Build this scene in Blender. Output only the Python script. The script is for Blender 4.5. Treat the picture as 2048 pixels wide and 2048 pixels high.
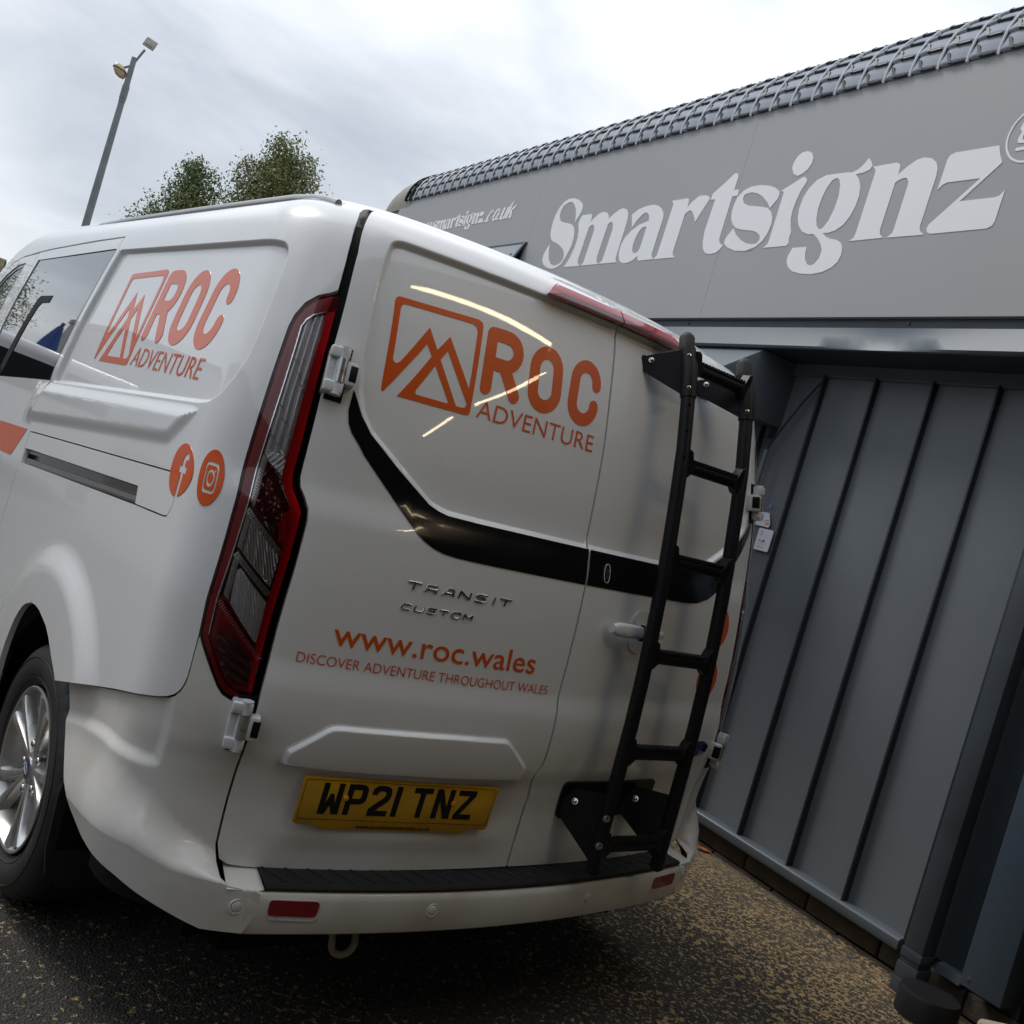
import bpy, bmesh, math, random
import numpy as np
from mathutils import Vector, Matrix, geometry
R_ = math.radians
random.seed(7); rng = np.random.default_rng(7)
for o in list(bpy.data.objects): bpy.data.objects.remove(o)
scene = bpy.context.scene
COL = scene.collection

# ------------------------------------------------------------------ camera
cam_d = bpy.data.cameras.new('camera'); cam = bpy.data.objects.new('camera', cam_d); COL.objects.link(cam)
scene.camera = cam
cam_d.sensor_width = 36; cam_d.sensor_height = 36; cam_d.lens = 35.128
cam_d.clip_start = .05; cam_d.clip_end = 2000
_r = ((0.744861, -0.602176, 0.287343), (0.213972, -0.192327, -0.957719), (0.63198, 0.774851, -0.014408))
cam.matrix_world = Matrix(((_r[0][0], -_r[1][0], -_r[2][0], -1.84662), (_r[0][1], -_r[1][1], -_r[2][1], -1.86764),
                           (_r[0][2], -_r[1][2], -_r[2][2], 1.39417), (0, 0, 0, 1)))
scene.render.resolution_x = 1024; scene.render.resolution_y = 1024
scene.render.engine = 'CYCLES'

# ------------------------------------------------------------------ sky
def nd(nt, typ, **kw):
    n = nt.nodes.new(typ)
    for k, v in kw.items(): setattr(n, k, v)
    return n
SUN_EL, SUN_AZ = 50.0, -28.0     # azimuth clockwise from +Y
world = bpy.data.worlds.new("World"); scene.world = world; world.use_nodes = True
nt = world.node_tree; nt.nodes.clear()
out = nd(nt, 'ShaderNodeOutputWorld')
sky = nd(nt, 'ShaderNodeTexSky', sky_type='NISHITA', sun_disc=False, sun_elevation=R_(SUN_EL), sun_rotation=R_(SUN_AZ))
bg1 = nd(nt, 'ShaderNodeBackground'); bg1.inputs[1].default_value = .07; nt.links.new(sky.outputs[0], bg1.inputs[0])
tc = nd(nt, 'ShaderNodeTexCoord')
mp = nd(nt, 'ShaderNodeMapping'); mp.inputs['Rotation'].default_value = (R_(18), R_(24), R_(-35)); mp.inputs['Scale'].default_value = (1.0, 1.9, 3.0)
nt.links.new(tc.outputs['Generated'], mp.inputs[0])
n1 = nd(nt, 'ShaderNodeTexNoise'); n1.inputs['Scale'].default_value = 1.7; n1.inputs['Detail'].default_value = 7; n1.inputs['Roughness'].default_value = .52; n1.inputs['Distortion'].default_value = .35
nt.links.new(mp.outputs[0], n1.inputs['Vector'])
def blob(vec, lo, hi):
    d = nd(nt, 'ShaderNodeVectorMath', operation='DOT_PRODUCT'); d.inputs[1].default_value = Vector(vec).normalized()
    nt.links.new(tc.outputs['Generated'], d.inputs[0])
    m = nd(nt, 'ShaderNodeMapRange', interpolation_type='SMOOTHSTEP'); m.inputs[1].default_value = lo; m.inputs[2].default_value = hi
    nt.links.new(d.outputs['Value'], m.inputs[0]); return m.outputs[0]
def math_(op, a, b):
    m = nd(nt, 'ShaderNodeMath', operation=op)
    for i, v in enumerate((a, b)):
        if isinstance(v, (int, float)): m.inputs[i].default_value = v
        else: nt.links.new(v, m.inputs[i])
    return m.outputs[0]
def pxdir(x, y):
    c = ((x - 1024) / 1998.37, (y - 1024) / 1998.37, 1)
    return tuple(sum(_r[k][i] * c[k] for k in range(3)) for i in range(3))
v = n1.outputs[0]
v = math_('ADD', v, math_('MULTIPLY', blob(pxdir(20, 330), .95, 1.0), .17))
v = math_('SUBTRACT', v, math_('MULTIPLY', blob(pxdir(560, 260), .955, 1.0), .12))
v = math_('ADD', v, math_('MULTIPLY', blob(pxdir(1500, -100), .80, 1.0), .20))
cr = nd(nt, 'ShaderNodeValToRGB'); nt.links.new(v, cr.inputs[0])
e = cr.color_ramp.elements; e[0].position = .30; e[0].color = (.37, .41, .47, 1); e[1].position = .74; e[1].color = (.88, .91, .955, 1)
x = cr.color_ramp.elements.new(.45); x.color = (.50, .545, .605, 1)
x = cr.color_ramp.elements.new(.58); x.color = (.70, .735, .79, 1)
sep = nd(nt, 'ShaderNodeSeparateXYZ'); nt.links.new(tc.outputs['Generated'], sep.inputs[0])      # overcast sky: brighter towards the zenith
zen = math_('ADD', math_('MULTIPLY', math_('MAXIMUM', sep.outputs[2], 0), .50), .64)
bg2 = nd(nt, 'ShaderNodeBackground'); nt.links.new(zen, bg2.inputs[1]); nt.links.new(cr.outputs[0], bg2.inputs[0])
mx = nd(nt, 'ShaderNodeMixShader'); mx.inputs[0].default_value = .93
nt.links.new(bg1.outputs[0], mx.inputs[1]); nt.links.new(bg2.outputs[0], mx.inputs[2]); nt.links.new(mx.outputs[0], out.inputs[0])

# ------------------------------------------------------------------ sun (behind cloud)
sd = bpy.data.lights.new('sun', 'SUN'); sd.energy = 1.1; sd.angle = R_(18); sd.color = (1, .96, .90)
sun = bpy.data.objects.new('sun', sd); COL.objects.link(sun); sun.location = (0, 0, 20)
sdir = Vector((math.sin(R_(SUN_AZ)) * math.cos(R_(SUN_EL)), math.cos(R_(SUN_AZ)) * math.cos(R_(SUN_EL)), math.sin(R_(SUN_EL))))
sun.rotation_euler = sdir.to_track_quat('Z', 'Y').to_euler()
scene.view_settings.view_transform = 'Standard'; scene.view_settings.look = 'None'
scene.view_settings.exposure = 0.70; scene.view_settings.gamma = 1; scene.view_settings.use_curve_mapping = False

# ------------------------------------------------------------------ materials
MATS = {}
def pm(name, base, rough=.5, metal=0, coat=0, coat_r=.03, spec=.5, noise=None, bump=None, rvar=None, trans=0, ior=1.45, emit=None, alpha=1):
    """principled; noise=(scale, color2, lo, hi[,detail]); bump=(scale, strength, dist); rvar=(scale, lo, hi)"""
    m = bpy.data.materials.new(name); m.use_nodes = True; t = m.node_tree; b = t.nodes['Principled BSDF']
    b.inputs['Base Color'].default_value = (*base, 1); b.inputs['Roughness'].default_value = rough; b.inputs['Metallic'].default_value = metal
    b.inputs['Coat Weight'].default_value = coat; b.inputs['Coat Roughness'].default_value = coat_r; b.inputs['Specular IOR Level'].default_value = spec
    b.inputs['IOR'].default_value = ior
    if trans: b.inputs['Transmission Weight'].default_value = trans
    if emit: b.inputs['Emission Color'].default_value = (*emit[0], 1); b.inputs['Emission Strength'].default_value = emit[1]
    tc = t.nodes.new('ShaderNodeTexCoord')
    if noise:
        n = t.nodes.new('ShaderNodeTexNoise'); n.inputs['Scale'].default_value = noise[0]; n.inputs['Detail'].default_value = noise[4] if len(noise) > 4 else 6
        t.links.new(tc.outputs['Object'], n.inputs['Vector'])
        r = t.nodes.new('ShaderNodeMapRange'); r.inputs[1].default_value = noise[2]; r.inputs[2].default_value = noise[3]; t.links.new(n.outputs[0], r.inputs[0])
        mxx = t.nodes.new('ShaderNodeMix'); mxx.data_type = 'RGBA'; mxx.inputs[6].default_value = (*base, 1); mxx.inputs[7].default_value = (*noise[1], 1)
        t.links.new(r.outputs[0], mxx.inputs[0]); t.links.new(mxx.outputs[2], b.inputs['Base Color'])
    if rvar:
        n = t.nodes.new('ShaderNodeTexNoise'); n.inputs['Scale'].default_value = rvar[0]; n.inputs['Detail'].default_value = 5; t.links.new(tc.outputs['Object'], n.inputs['Vector'])
        r = t.nodes.new('ShaderNodeMapRange'); r.inputs[1].default_value = .35; r.inputs[2].default_value = .65; r.inputs[3].default_value = rvar[1]; r.inputs[4].default_value = rvar[2]
        t.links.new(n.outputs[0], r.inputs[0]); t.links.new(r.outputs[0], b.inputs['Roughness'])
    if bump:
        n = t.nodes.new('ShaderNodeTexNoise'); n.inputs['Scale'].default_value = bump[0]; n.inputs['Detail'].default_value = 4; t.links.new(tc.outputs['Object'], n.inputs['Vector'])
        bp = t.nodes.new('ShaderNodeBump'); bp.inputs['Strength'].default_value = bump[1]; bp.inputs['Distance'].default_value = bump[2]
        t.links.new(n.outputs[0], bp.inputs['Height']); t.links.new(bp.outputs[0], b.inputs['Normal'])
    MATS[name] = m; return m
M = MATS
# white van paint: clean gloss with a film of road dirt low down
def paint():
    m = pm('white_paint', (.80, .81, .82), .32, coat=1.0, coat_r=.02); t = m.node_tree; b = t.nodes['Principled BSDF']
    tc = t.nodes.new('ShaderNodeTexCoord'); sx = t.nodes.new('ShaderNodeSeparateXYZ'); t.links.new(tc.outputs['Object'], sx.inputs[0])
    n = t.nodes.new('ShaderNodeTexNoise'); n.inputs['Scale'].default_value = 3.0; n.inputs['Detail'].default_value = 9; n.inputs['Roughness'].default_value = .65; t.links.new(tc.outputs['Object'], n.inputs['Vector'])
    low = t.nodes.new('ShaderNodeMapRange'); low.inputs[1].default_value = 1.0; low.inputs[2].default_value = .25; low.inputs[3].default_value = .0; low.inputs[4].default_value = 1.0; t.links.new(sx.outputs[2], low.inputs[0])
    nr = t.nodes.new('ShaderNodeMapRange'); nr.inputs[1].default_value = .35; nr.inputs[2].default_value = .75; t.links.new(n.outputs[0], nr.inputs[0])
    mu = t.nodes.new('ShaderNodeMath'); mu.operation = 'MULTIPLY'; t.links.new(low.outputs[0], mu.inputs[0]); t.links.new(nr.outputs[0], mu.inputs[1])
    # tiny specks of grime
    s = t.nodes.new('ShaderNodeTexNoise'); s.inputs['Scale'].default_value = 95; s.inputs['Detail'].default_value = 2; t.links.new(tc.outputs['Object'], s.inputs['Vector'])
    sr = t.nodes.new('ShaderNodeMapRange'); sr.inputs[1].default_value = .70; sr.inputs[2].default_value = .78; t.links.new(s.outputs[0], sr.inputs[0])
    s2 = t.nodes.new('ShaderNodeMath'); s2.operation = 'MULTIPLY'; s2.inputs[1].default_value = .35; t.links.new(sr.outputs[0], s2.inputs[0])
    mxm = t.nodes.new('ShaderNodeMath'); mxm.operation = 'MAXIMUM'; mu2 = t.nodes.new('ShaderNodeMath'); mu2.operation = 'MULTIPLY'; mu2.inputs[1].default_value = .62
    t.links.new(mu.outputs[0], mu2.inputs[0]); t.links.new(mu2.outputs[0], mxm.inputs[0]); t.links.new(s2.outputs[0], mxm.inputs[1])
    c = t.nodes.new('ShaderNodeMix'); c.data_type = 'RGBA'; c.inputs[6].default_value = (.80, .81, .82, 1); c.inputs[7].default_value = (.50, .46, .38, 1)
    t.links.new(mxm.outputs[0], c.inputs[0]); t.links.new(c.outputs[2], b.inputs['Base Color'])
    cr_ = t.nodes.new('ShaderNodeMapRange'); cr_.inputs[3].default_value = .02; cr_.inputs[4].default_value = .30; t.links.new(mu.outputs[0], cr_.inputs[0]); t.links.new(cr_.outputs[0], b.inputs['Coat Roughness'])
    return m
paint()
pm('bumper_paint', (.74, .73, .70), .36, coat=.7, coat_r=.10, noise=(3.5, (.52, .48, .40), .42, .80, 9))
pm('black_trim', (.008, .008, .010), .16, coat=.6, coat_r=.05)
pm('seal_black', (.006, .006, .007), .55, spec=.25)
pm('black_plastic', (.014, .014, .016), .50, bump=(420, .35, .0006), spec=.35)
pm('liner_black', (.006, .006, .006), .8, spec=.2)
pm('powder_coat', (.006, .006, .008), .45, bump=(900, .25, .0004), spec=.40)
pm('rubber', (.018, .018, .019), .62, noise=(8, (.035, .033, .03), .45, .75), bump=(200, .2, .0006))
pm('alloy', (.60, .60, .60), .26, metal=.85, noise=(6, (.44, .39, .32), .45, .75), rvar=(9, .2, .42))
pm('alloy_dark', (.035, .033, .03), .5, metal=.5)
pm('brake_steel', (.12, .10, .09), .5, metal=.8)
pm('chrome', (.75, .75, .76), .10, metal=1)
pm('badge_metal', (.42, .43, .45), .14, metal=1)
pm('bolt_steel', (.62, .61, .58), .24, metal=1)
pm('badge_blue', (.008, .02, .09), .15, coat=1)
pm('orange_vinyl', (.70, .095, .003), .36, coat=.75, coat_r=.02)
pm('plate_yellow', (.62, .34, .015), .30, coat=.4, noise=(14, (.50, .27, .02), .35, .75))
pm('plate_black', (.006, .006, .009), .35)
pm('plate_cap', (.95, .36, .02), .4)
pm('red_gloss', (.38, .003, .010), .25, coat=0)
pm('red_bright', (.60, .003, .007), .25)
pm('red_dark', (.085, .002, .006), .16, coat=1, coat_r=.03, noise=(60, (.30, .004, .006), .55, .8))
pm('red_reflector', (.22, .006, .012), .3, coat=.6, bump=(500, .8, .001))
pm('brake_lens', (.50, .012, .03), .10, coat=1, coat_r=.01, ior=1.6)
pm('lamp_chrome', (.80, .82, .86), .16, metal=.9)
pm('lamp_clear', (.85, .87, .90), .18, metal=.2, coat=1)
pm('lamp_smoke', (.45, .43, .41), .18, metal=.35, coat=1)
pm('lamp_led', (.60, .42, .46), .3, coat=.5)
pm('dark_glass', (.012, .014, .016), .02, coat=1, coat_r=0, spec=1.0, ior=1.75)
pm('cab_glass', (.16, .19, .19), .03, coat=1, coat_r=0, spec=1.0)
pm('rail_blue', (.012, .018, .035), .08, metal=.4, coat=1)
pm('rail_silver', (.52, .51, .51), .30, metal=.9)
pm('hinge_white', (.66, .68, .71), .38, coat=.4, noise=(30, (.42, .38, .32), .58, .72))
pm('hinge_steel', (.50, .51, .52), .28, metal=.8, noise=(60, (.26, .20, .14), .55, .7))
pm('clad_dark', (.150, .165, .182), .36, noise=(1.3, (.130, .146, .162), .35, .65), rvar=(2.5, .30, .44), bump=(2.2, .10, .02))
pm('clad_trim', (.115, .135, .155), .34, noise=(2, (.09, .11, .13), .35, .7), bump=(3, .12, .015))
pm('clad_deep', (.035, .045, .055), .5)
pm('pipe_dark', (.055, .068, .082), .36, noise=(6, (.045, .052, .06), .4, .7), bump=(5, .05, .01))
pm('seam_dark', (.030, .036, .045), .45)
pm('void_black', (.004, .004, .005), .8, spec=.1)
pm('sign_grey', (.36, .362, .372), .42, noise=(1.1, (.338, .343, .357), .3, .7), bump=(1.4, .06, .02))
pm('sign_white', (.80, .81, .83), .42)
pm('roof_tile', (.33, .365, .42), .68, noise=(5, (.24, .27, .32), .35, .7))
pm('roof_rib', (.56, .57, .60), .4)
pm('verge_tan', (.30, .285, .25), .6, noise=(3, (.24, .23, .20), .4, .7))
pm('ridge_green', (.075, .095, .070), .6, noise=(4, (.14, .14, .10), .4, .7))
pm('brick', (.060, .048, .038), .85, noise=(9, (.11, .085, .06), .4, .72), bump=(60, .6, .006))
pm('mortar', (.035, .028, .022), .95, bump=(90, .5, .004))
pm('galv', (.20, .225, .24), .5, metal=.2, noise=(3, (.15, .17, .18), .35, .7))
pm('lamp_shell', (.42, .40, .36), .5, noise=(12, (.30, .27, .22), .4, .7))
pm('lamp_bowl', (.55, .46, .28), .25, coat=.4)
pm('leaf_green', (.105, .150, .050), .5, noise=(.7, (.16, .19, .065), .35, .65))
pm('leaf_olive', (.19, .205, .075), .5, noise=(.9, (.12, .145, .05), .35, .65))
pm('bark', (.08, .065, .05), .9)
pm('stone_wall', (.34, .29, .19), .9, noise=(4, (.22, .19, .13), .35, .7), bump=(20, .6, .02))
pm('leaf_orange', (.42, .10, .02), .6)
pm('card_white', (.72, .74, .80), .4)
pm('card_blue', (.08, .22, .62), .4); pm('card_orange', (.85, .32, .06), .4); pm('card_ink', (.05, .06, .08), .5)
pm('tow_paint', (.42, .38, .30), .55, noise=(25, (.20, .14, .09), .5, .7))
pm('shed_wall', (.10, .095, .085), .7, noise=(1.5, (.07, .065, .06), .4, .7))
pm('shed_inside', (.045, .04, .034), .8)
pm('tube_light', (.9, .8, .6), .5, emit=((1.0, .80, .50), 14))
pm('far_wall', (.42, .43, .46), .7, noise=(.3, (.36, .37, .40), .4, .6))
pm('blue_canvas', (.010, .045, .18), .7)
pm('other_van', (.62, .62, .62), .3, coat=.6)

pm('unit_wall', (.27, .24, .20), .85, noise=(.6, (.22, .20, .17), .35, .65)); pm('window_slate',(.17,.20,.23),.25,coat=.4); pm('post_blue',(.055,.075,.100),.36,bump=(4,.05,.01))
def lens_mat(name, tint, gl):
    m = bpy.data.materials.new(name); m.use_nodes = True; t = m.node_tree; t.nodes.clear()
    o = t.nodes.new('ShaderNodeOutputMaterial'); tr = t.nodes.new('ShaderNodeBsdfTransparent'); tr.inputs[0].default_value = (*tint, 1)
    g = t.nodes.new('ShaderNodeBsdfGlossy'); g.inputs['Roughness'].default_value = .02; g.inputs[0].default_value = (1, 1, 1, 1)
    f = t.nodes.new('ShaderNodeFresnel'); f.inputs[0].default_value = gl; x = t.nodes.new('ShaderNodeMixShader')
    t.links.new(f.outputs[0], x.inputs[0]); t.links.new(tr.outputs[0], x.inputs[1]); t.links.new(g.outputs[0], x.inputs[2]); t.links.new(x.outputs[0], o.inputs[0])
    MATS[name] = m
lens_mat('clear_lens', (.97, .96, .96), 1.42)

# tarmac: dark binder with worn buff dressing showing through, browner and dustier near the building
def tarmac():
    m = bpy.data.materials.new('tarmac'); m.use_nodes = True; t = m.node_tree; b = t.nodes['Principled BSDF']; b.inputs['Roughness'].default_value = .82; b.inputs['Specular IOR Level'].default_value = .3
    tc = t.nodes.new('ShaderNodeTexCoord'); sx = t.nodes.new('ShaderNodeSeparateXYZ'); t.links.new(tc.outputs['Object'], sx.inputs[0])
    def noise(s, d=4, r=.5, dist=0):
        n = t.nodes.new('ShaderNodeTexNoise'); n.inputs['Scale'].default_value = s; n.inputs['Detail'].default_value = d; n.inputs['Roughness'].default_value = r; n.inputs['Distortion'].default_value = dist
        t.links.new(tc.outputs['Object'], n.inputs['Vector']); return n.outputs[0]
    def mr(v, a, b_, c=0, d=1):
        n = t.nodes.new('ShaderNodeMapRange'); n.inputs[1].default_value = a; n.inputs[2].default_value = b_; n.inputs[3].default_value = c; n.inputs[4].default_value = d; t.links.new(v, n.inputs[0]); return n.outputs[0]
    def ma(op, a, b_):
        n = t.nodes.new('ShaderNodeMath'); n.operation = op
        for i, v in enumerate((a, b_)):
            if isinstance(v, (int, float)): n.inputs[i].default_value = v
            else: t.links.new(v, n.inputs[i])
        return n.outputs[0]
    def mix(f, a, b_):
        n = t.nodes.new('ShaderNodeMix'); n.data_type = 'RGBA'
        for i, v in ((0, f), (6, a), (7, b_)):
            if isinstance(v, tuple): n.inputs[i].default_value = (*v, 1)
            else: t.links.new(v, n.inputs[i])
        return n.outputs[2]
    vor = t.nodes.new('ShaderNodeTexVoronoi'); vor.inputs['Scale'].default_value = 150; t.links.new(tc.outputs['Object'], vor.inputs['Vector'])
    stone = mix(mr(vor.outputs['Distance'], .1, .6), (.075, .070, .064), (.030, .028, .026))
    spots = noise(58, 6, .66, .5); big = noise(2.2, 3)
    # share of buff dressing: more toward +x (building side) and in patches
    thr = ma('SUBTRACT', .60, ma('MULTIPLY', mr(sx.outputs[0], .2, 1.7), .085)); thr = ma('SUBTRACT', thr, ma('MULTIPLY', mr(big, .42, .62), .035))
    msk = ma('MULTIPLY', ma('SUBTRACT', spots, thr), 22); msk = ma('MINIMUM', ma('MAXIMUM', msk, 0), 1)
    c = mix(msk, stone, mix(noise(60, 2), (.34, .22, .09), (.50, .37, .19)))
    dust = ma('MULTIPLY', mr(sx.outputs[0], 1.35, 2.1), mr(noise(7, 6), .3, .65))
    c = mix(ma('MULTIPLY', dust, .75), c, (.17, .135, .09))
    t.links.new(c, b.inputs['Base Color'])
    bp = t.nodes.new('ShaderNodeBump'); bp.inputs['Strength'].default_value = .9; bp.inputs['Distance'].default_value = .006
    hh = ma('ADD', ma('MULTIPLY', vor.outputs['Distance'], -1.0), ma('MULTIPLY', noise(50, 4), 1.2)); t.links.new(hh, bp.inputs['Height']); t.links.new(bp.outputs[0], b.inputs['Normal'])
    MATS['tarmac'] = m
tarmac()

# ------------------------------------------------------------------ object helpers
def link(name, me, mat=None, parent=None):
    o = bpy.data.objects.new(name, me); COL.objects.link(o)
    if mat is not None and me is not None:
        me.materials.append(M[mat] if isinstance(mat, str) else mat)
    if parent is not None: o.parent = parent
    return o
def empty(name, loc=(0, 0, 0), rot=None, **kw):
    o = bpy.data.objects.new(name, None); COL.objects.link(o); o.location = loc; o.empty_display_size = .2
    if rot is not None: o.rotation_euler = rot
    for k, v in kw.items(): o[k] = v
    return o
def tag(o, **kw):
    for k, v in kw.items(): o[k] = v
    return o
def mesh(name, vs, fs, mat, parent=None, smooth=False, bevel=0, seg=2, auto=None):
    me = bpy.data.meshes.new(name); me.from_pydata([tuple(v) for v in vs], [], fs)
    if bevel:
        bm = bmesh.new(); bm.from_mesh(me); bmesh.ops.recalc_face_normals(bm, faces=bm.faces)
        ed = [e for e in bm.edges if len(e.link_faces) == 2 and e.calc_face_angle(0) > R_(30)]
        bmesh.ops.bevel(bm, geom=ed, offset=bevel, segments=seg, affect='EDGES', profile=.5); bm.to_mesh(me); bm.free()
    else:
        bm = bmesh.new(); bm.from_mesh(me); bmesh.ops.recalc_face_normals(bm, faces=bm.faces); bm.to_mesh(me); bm.free()
    me.update()
    if smooth or bevel:
        me.polygons.foreach_set('use_smooth', [True] * len(me.polygons))
        try: me.set_sharp_from_angle(angle=R_(auto or 35))
        except Exception: pass
    return link(name, me, mat, parent)
def box_vf(x0, x1, y0, y1, z0, z1):
    return [(x0, y0, z0), (x1, y0, z0), (x1, y1, z0), (x0, y1, z0), (x0, y0, z1), (x1, y0, z1), (x1, y1, z1), (x0, y1, z1)], \
           [(0, 3, 2, 1), (4, 5, 6, 7), (0, 1, 5, 4), (1, 2, 6, 5), (2, 3, 7, 6), (3, 0, 4, 7)]
def box(name, x0, x1, y0, y1, z0, z1, mat, parent=None, bevel=0):
    v, f = box_vf(x0, x1, y0, y1, z0, z1); return mesh(name, v, f, mat, parent, bevel=bevel)
class MB:
    def __init__(s): s.v = []; s.f = []
    def add(s, v, f):
        n = len(s.v); s.v += [tuple(p) for p in v]; s.f += [tuple(i + n for i in q) for q in f]; return s
    def box(s, *a): return s.add(*box_vf(*a))
    def obox(s, c, ax, ay, az, hx, hy, hz):
        c = np.array(c, float); ax, ay, az = [np.array(a, float) / np.linalg.norm(a) for a in (ax, ay, az)]
        v, f = box_vf(-hx, hx, -hy, hy, -hz, hz); return s.add([c + ax * p[0] + ay * p[1] + az * p[2] for p in v], f)
    def tube(s, pts, rad, n=14, cap=True, squash=None):
        pts = [np.array(p, float) for p in pts]; rings = []
        up = None
        for i, p in enumerate(pts):
            d = pts[min(i + 1, len(pts) - 1)] - pts[max(i - 1, 0)]; d /= np.linalg.norm(d)
            if up is None:
                a = np.array([0, 0, 1.]) if abs(d[2]) < .9 else np.array([1., 0, 0]); up = a - d * (a @ d)
            else: up = up - d * (up @ d)
            up /= np.linalg.norm(up); sd_ = np.cross(d, up)
            r = rad[i] if hasattr(rad, '__len__') else rad
            q = squash or (1, 1)
            rings.append([p + r * (math.cos(2 * math.pi * k / n) * up * q[0] + math.sin(2 * math.pi * k / n) * sd_ * q[1]) for k in range(n)])
        v = [x for r_ in rings for x in r_]; f = []
        for i in range(len(rings) - 1):
            for k in range(n): f.append((i * n + k, i * n + (k + 1) % n, (i + 1) * n + (k + 1) % n, (i + 1) * n + k))
        if cap: f.append(tuple(range(n))[::-1]); f.append(tuple((len(rings) - 1) * n + k for k in range(n)))
        return s.add(v, f)
    def prism(s, poly, fn, h0, h1):
        """poly 2D list; fn(x,y,h)->3D"""
        n = len(poly); v = [fn(p[0], p[1], h0) for p in poly] + [fn(p[0], p[1], h1) for p in poly]
        f = [tuple(range(n)), tuple(range(n, 2 * n))[::-1]] + [(i, (i + 1) % n, n + (i + 1) % n, n + i) for i in range(n)]
        return s.add(v, f)
    def build(s, name, mat, parent=None, smooth=False, bevel=0, seg=2, auto=None): return mesh(name, s.v, s.f, mat, parent, smooth, bevel, seg, auto)
def copy_tree(o, parent=None):
    c = o.copy(); COL.objects.link(c); c.parent = parent
    for ch in list(o.children): copy_tree(ch, c)
    return c
def lathe(name, prof, mat, parent=None, n=48, axis='X', smooth=True, auto=35):
    """prof: list of (axial, radius)"""
    v = []; f = []
    for a, r in prof:
        for k in range(n):
            t = 2 * math.pi * k / n; c, s_ = r * math.cos(t), r * math.sin(t)
            v.append((a, c, s_) if axis == 'X' else ((c, s_, a) if axis == 'Z' else (c, a, s_)))
    for i in range(len(prof) - 1):
        for k in range(n): f.append((i * n + k, i * n + (k + 1) % n, (i + 1) * n + (k + 1) % n, (i + 1) * n + k))
    for e, i in ((0, 0), (1, len(prof) - 1)):
        if prof[i][1] > 1e-5: f.append(tuple(i * n + k for k in range(n)))
    return mesh(name, v, f, mat, parent, smooth=smooth, auto=auto)

# ================================================================== VAN SHELL
# The body is one smooth surface S(u, z): u runs round the van from the middle of the rear (0)
# over the corner to the side, z is the height; every panel is a region of it with its own relief.
ZW=np.array([.15,.30,.45,.60,1.0,1.15,1.3,1.4,1.52,1.6,1.68,1.76,1.84,1.90,1.945,1.978,2.0])
WW=np.array([.95,.966,.976,.980,.977,.968,.958,.950,.936,.924,.910,.896,.880,.862,.832,.788,.72])
ZY=np.array([.15,.45,.60,.68,.74,.80,.90,1.1,1.25,1.33,1.45,1.6,1.72,1.84,1.91,1.945,1.978,2.0])
YY=np.array([-.02,-.02,-.024,-.034,-.048,-.052,-.048,-.042,-.030,-.012,.0,.022,.046,.078,.102,.13,.175,.24])
def _pch(x,xs,ys):
    x=np.clip(np.asarray(x,float),xs[0],xs[-1]);i=np.clip(np.searchsorted(xs,x)-1,0,len(xs)-2)
    d=np.diff(ys)/np.diff(xs);h=np.diff(xs)
    m=np.zeros(len(xs));m[0]=d[0];m[-1]=d[-1]
    for k in range(1,len(xs)-1):
        m[k]=0 if d[k-1]*d[k]<=0 else (h[k-1]+h[k])*d[k-1]*d[k]/(h[k]*d[k-1]+h[k-1]*d[k])
    hh=h[i];t=(x-xs[i])/hh
    return (2*t**3-3*t**2+1)*ys[i]+(t**3-2*t**2+t)*hh*m[i]+(-2*t**3+3*t**2)*ys[i+1]+(t**3-t**2)*hh*m[i+1]
RX,RY,BOW,KK=.25,.25,.075,.56
UA,UB=.72,.36
def S(u,z):
    u=np.asarray(u,float);z=np.asarray(z,float);u,z=np.broadcast_arrays(u,z)
    s=np.where(u<0,-1.,1.);a=np.abs(u)
    w=_pch(z,ZW,WW);y0=_pch(z,ZY,YY);xa=w-RX
    ta=np.clip(a/UA,0,1);x1=ta*xa;y1=y0+BOW*ta**2
    t=np.clip((a-UA)/UB,0,1);sl=2*BOW/xa
    p0y=y0+BOW;L0=RX*KK;p3y=y0+BOW+RY;p2y=p3y-RY*KK
    b0,b1,b2,b3=(1-t)**3,3*t*(1-t)**2,3*t*t*(1-t),t**3
    x2=b0*xa+b1*(xa+L0)+b2*w+b3*w;y2=b0*p0y+b1*(p0y+L0*sl)+b2*p2y+b3*p3y
    e=np.maximum(a-UA-UB,0);y3=BOW+RY+e+(p3y-BOW-RY)*np.clip(1-e,0,1)
    x=np.where(a<=UA,x1,np.where(a<=UA+UB,x2,w));y=np.where(a<=UA,y1,np.where(a<=UA+UB,y2,y3))
    return np.stack([x*s,y,z+0*x],-1)
def SN(u,z,e=1e-4):
    n=np.cross(S(u+e,z)-S(u-e,z),S(u,z+e)-S(u,z-e));return n/np.linalg.norm(n,axis=-1,keepdims=True)
def D(u,z,off=0,h=None):
    q=off+(h(u,z) if h is not None else 0)
    return S(u,z)+SN(u,z)*np.asarray(q)[...,None]
def sm(t):
    t=np.clip(t,0,1);return t*t*(3-2*t)
def pip(P,poly):
    x,y=P[:,0],P[:,1];r=np.zeros(len(P),bool);n=len(poly);j=n-1
    for i in range(n):
        xi,yi=poly[i];xj,yj=poly[j]
        if yi!=yj: r^=((yi>y)!=(yj>y))&(x<(xj-xi)*(y-yi)/(yj-yi)+xi)
        j=i
    return r
def dseg(P,poly,closed=True):
    d=np.full(len(P),1e9);n=len(poly)
    for i in range(n if closed else n-1):
        a=np.array(poly[i]);b=np.array(poly[(i+1)%n]);ab=b-a;L=ab@ab
        if L<1e-12: continue
        t=np.clip(((P-a)@ab)/L,0,1);q=P-a-t[:,None]*ab;d=np.minimum(d,np.sqrt((q*q).sum(1)))
    return d
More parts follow.
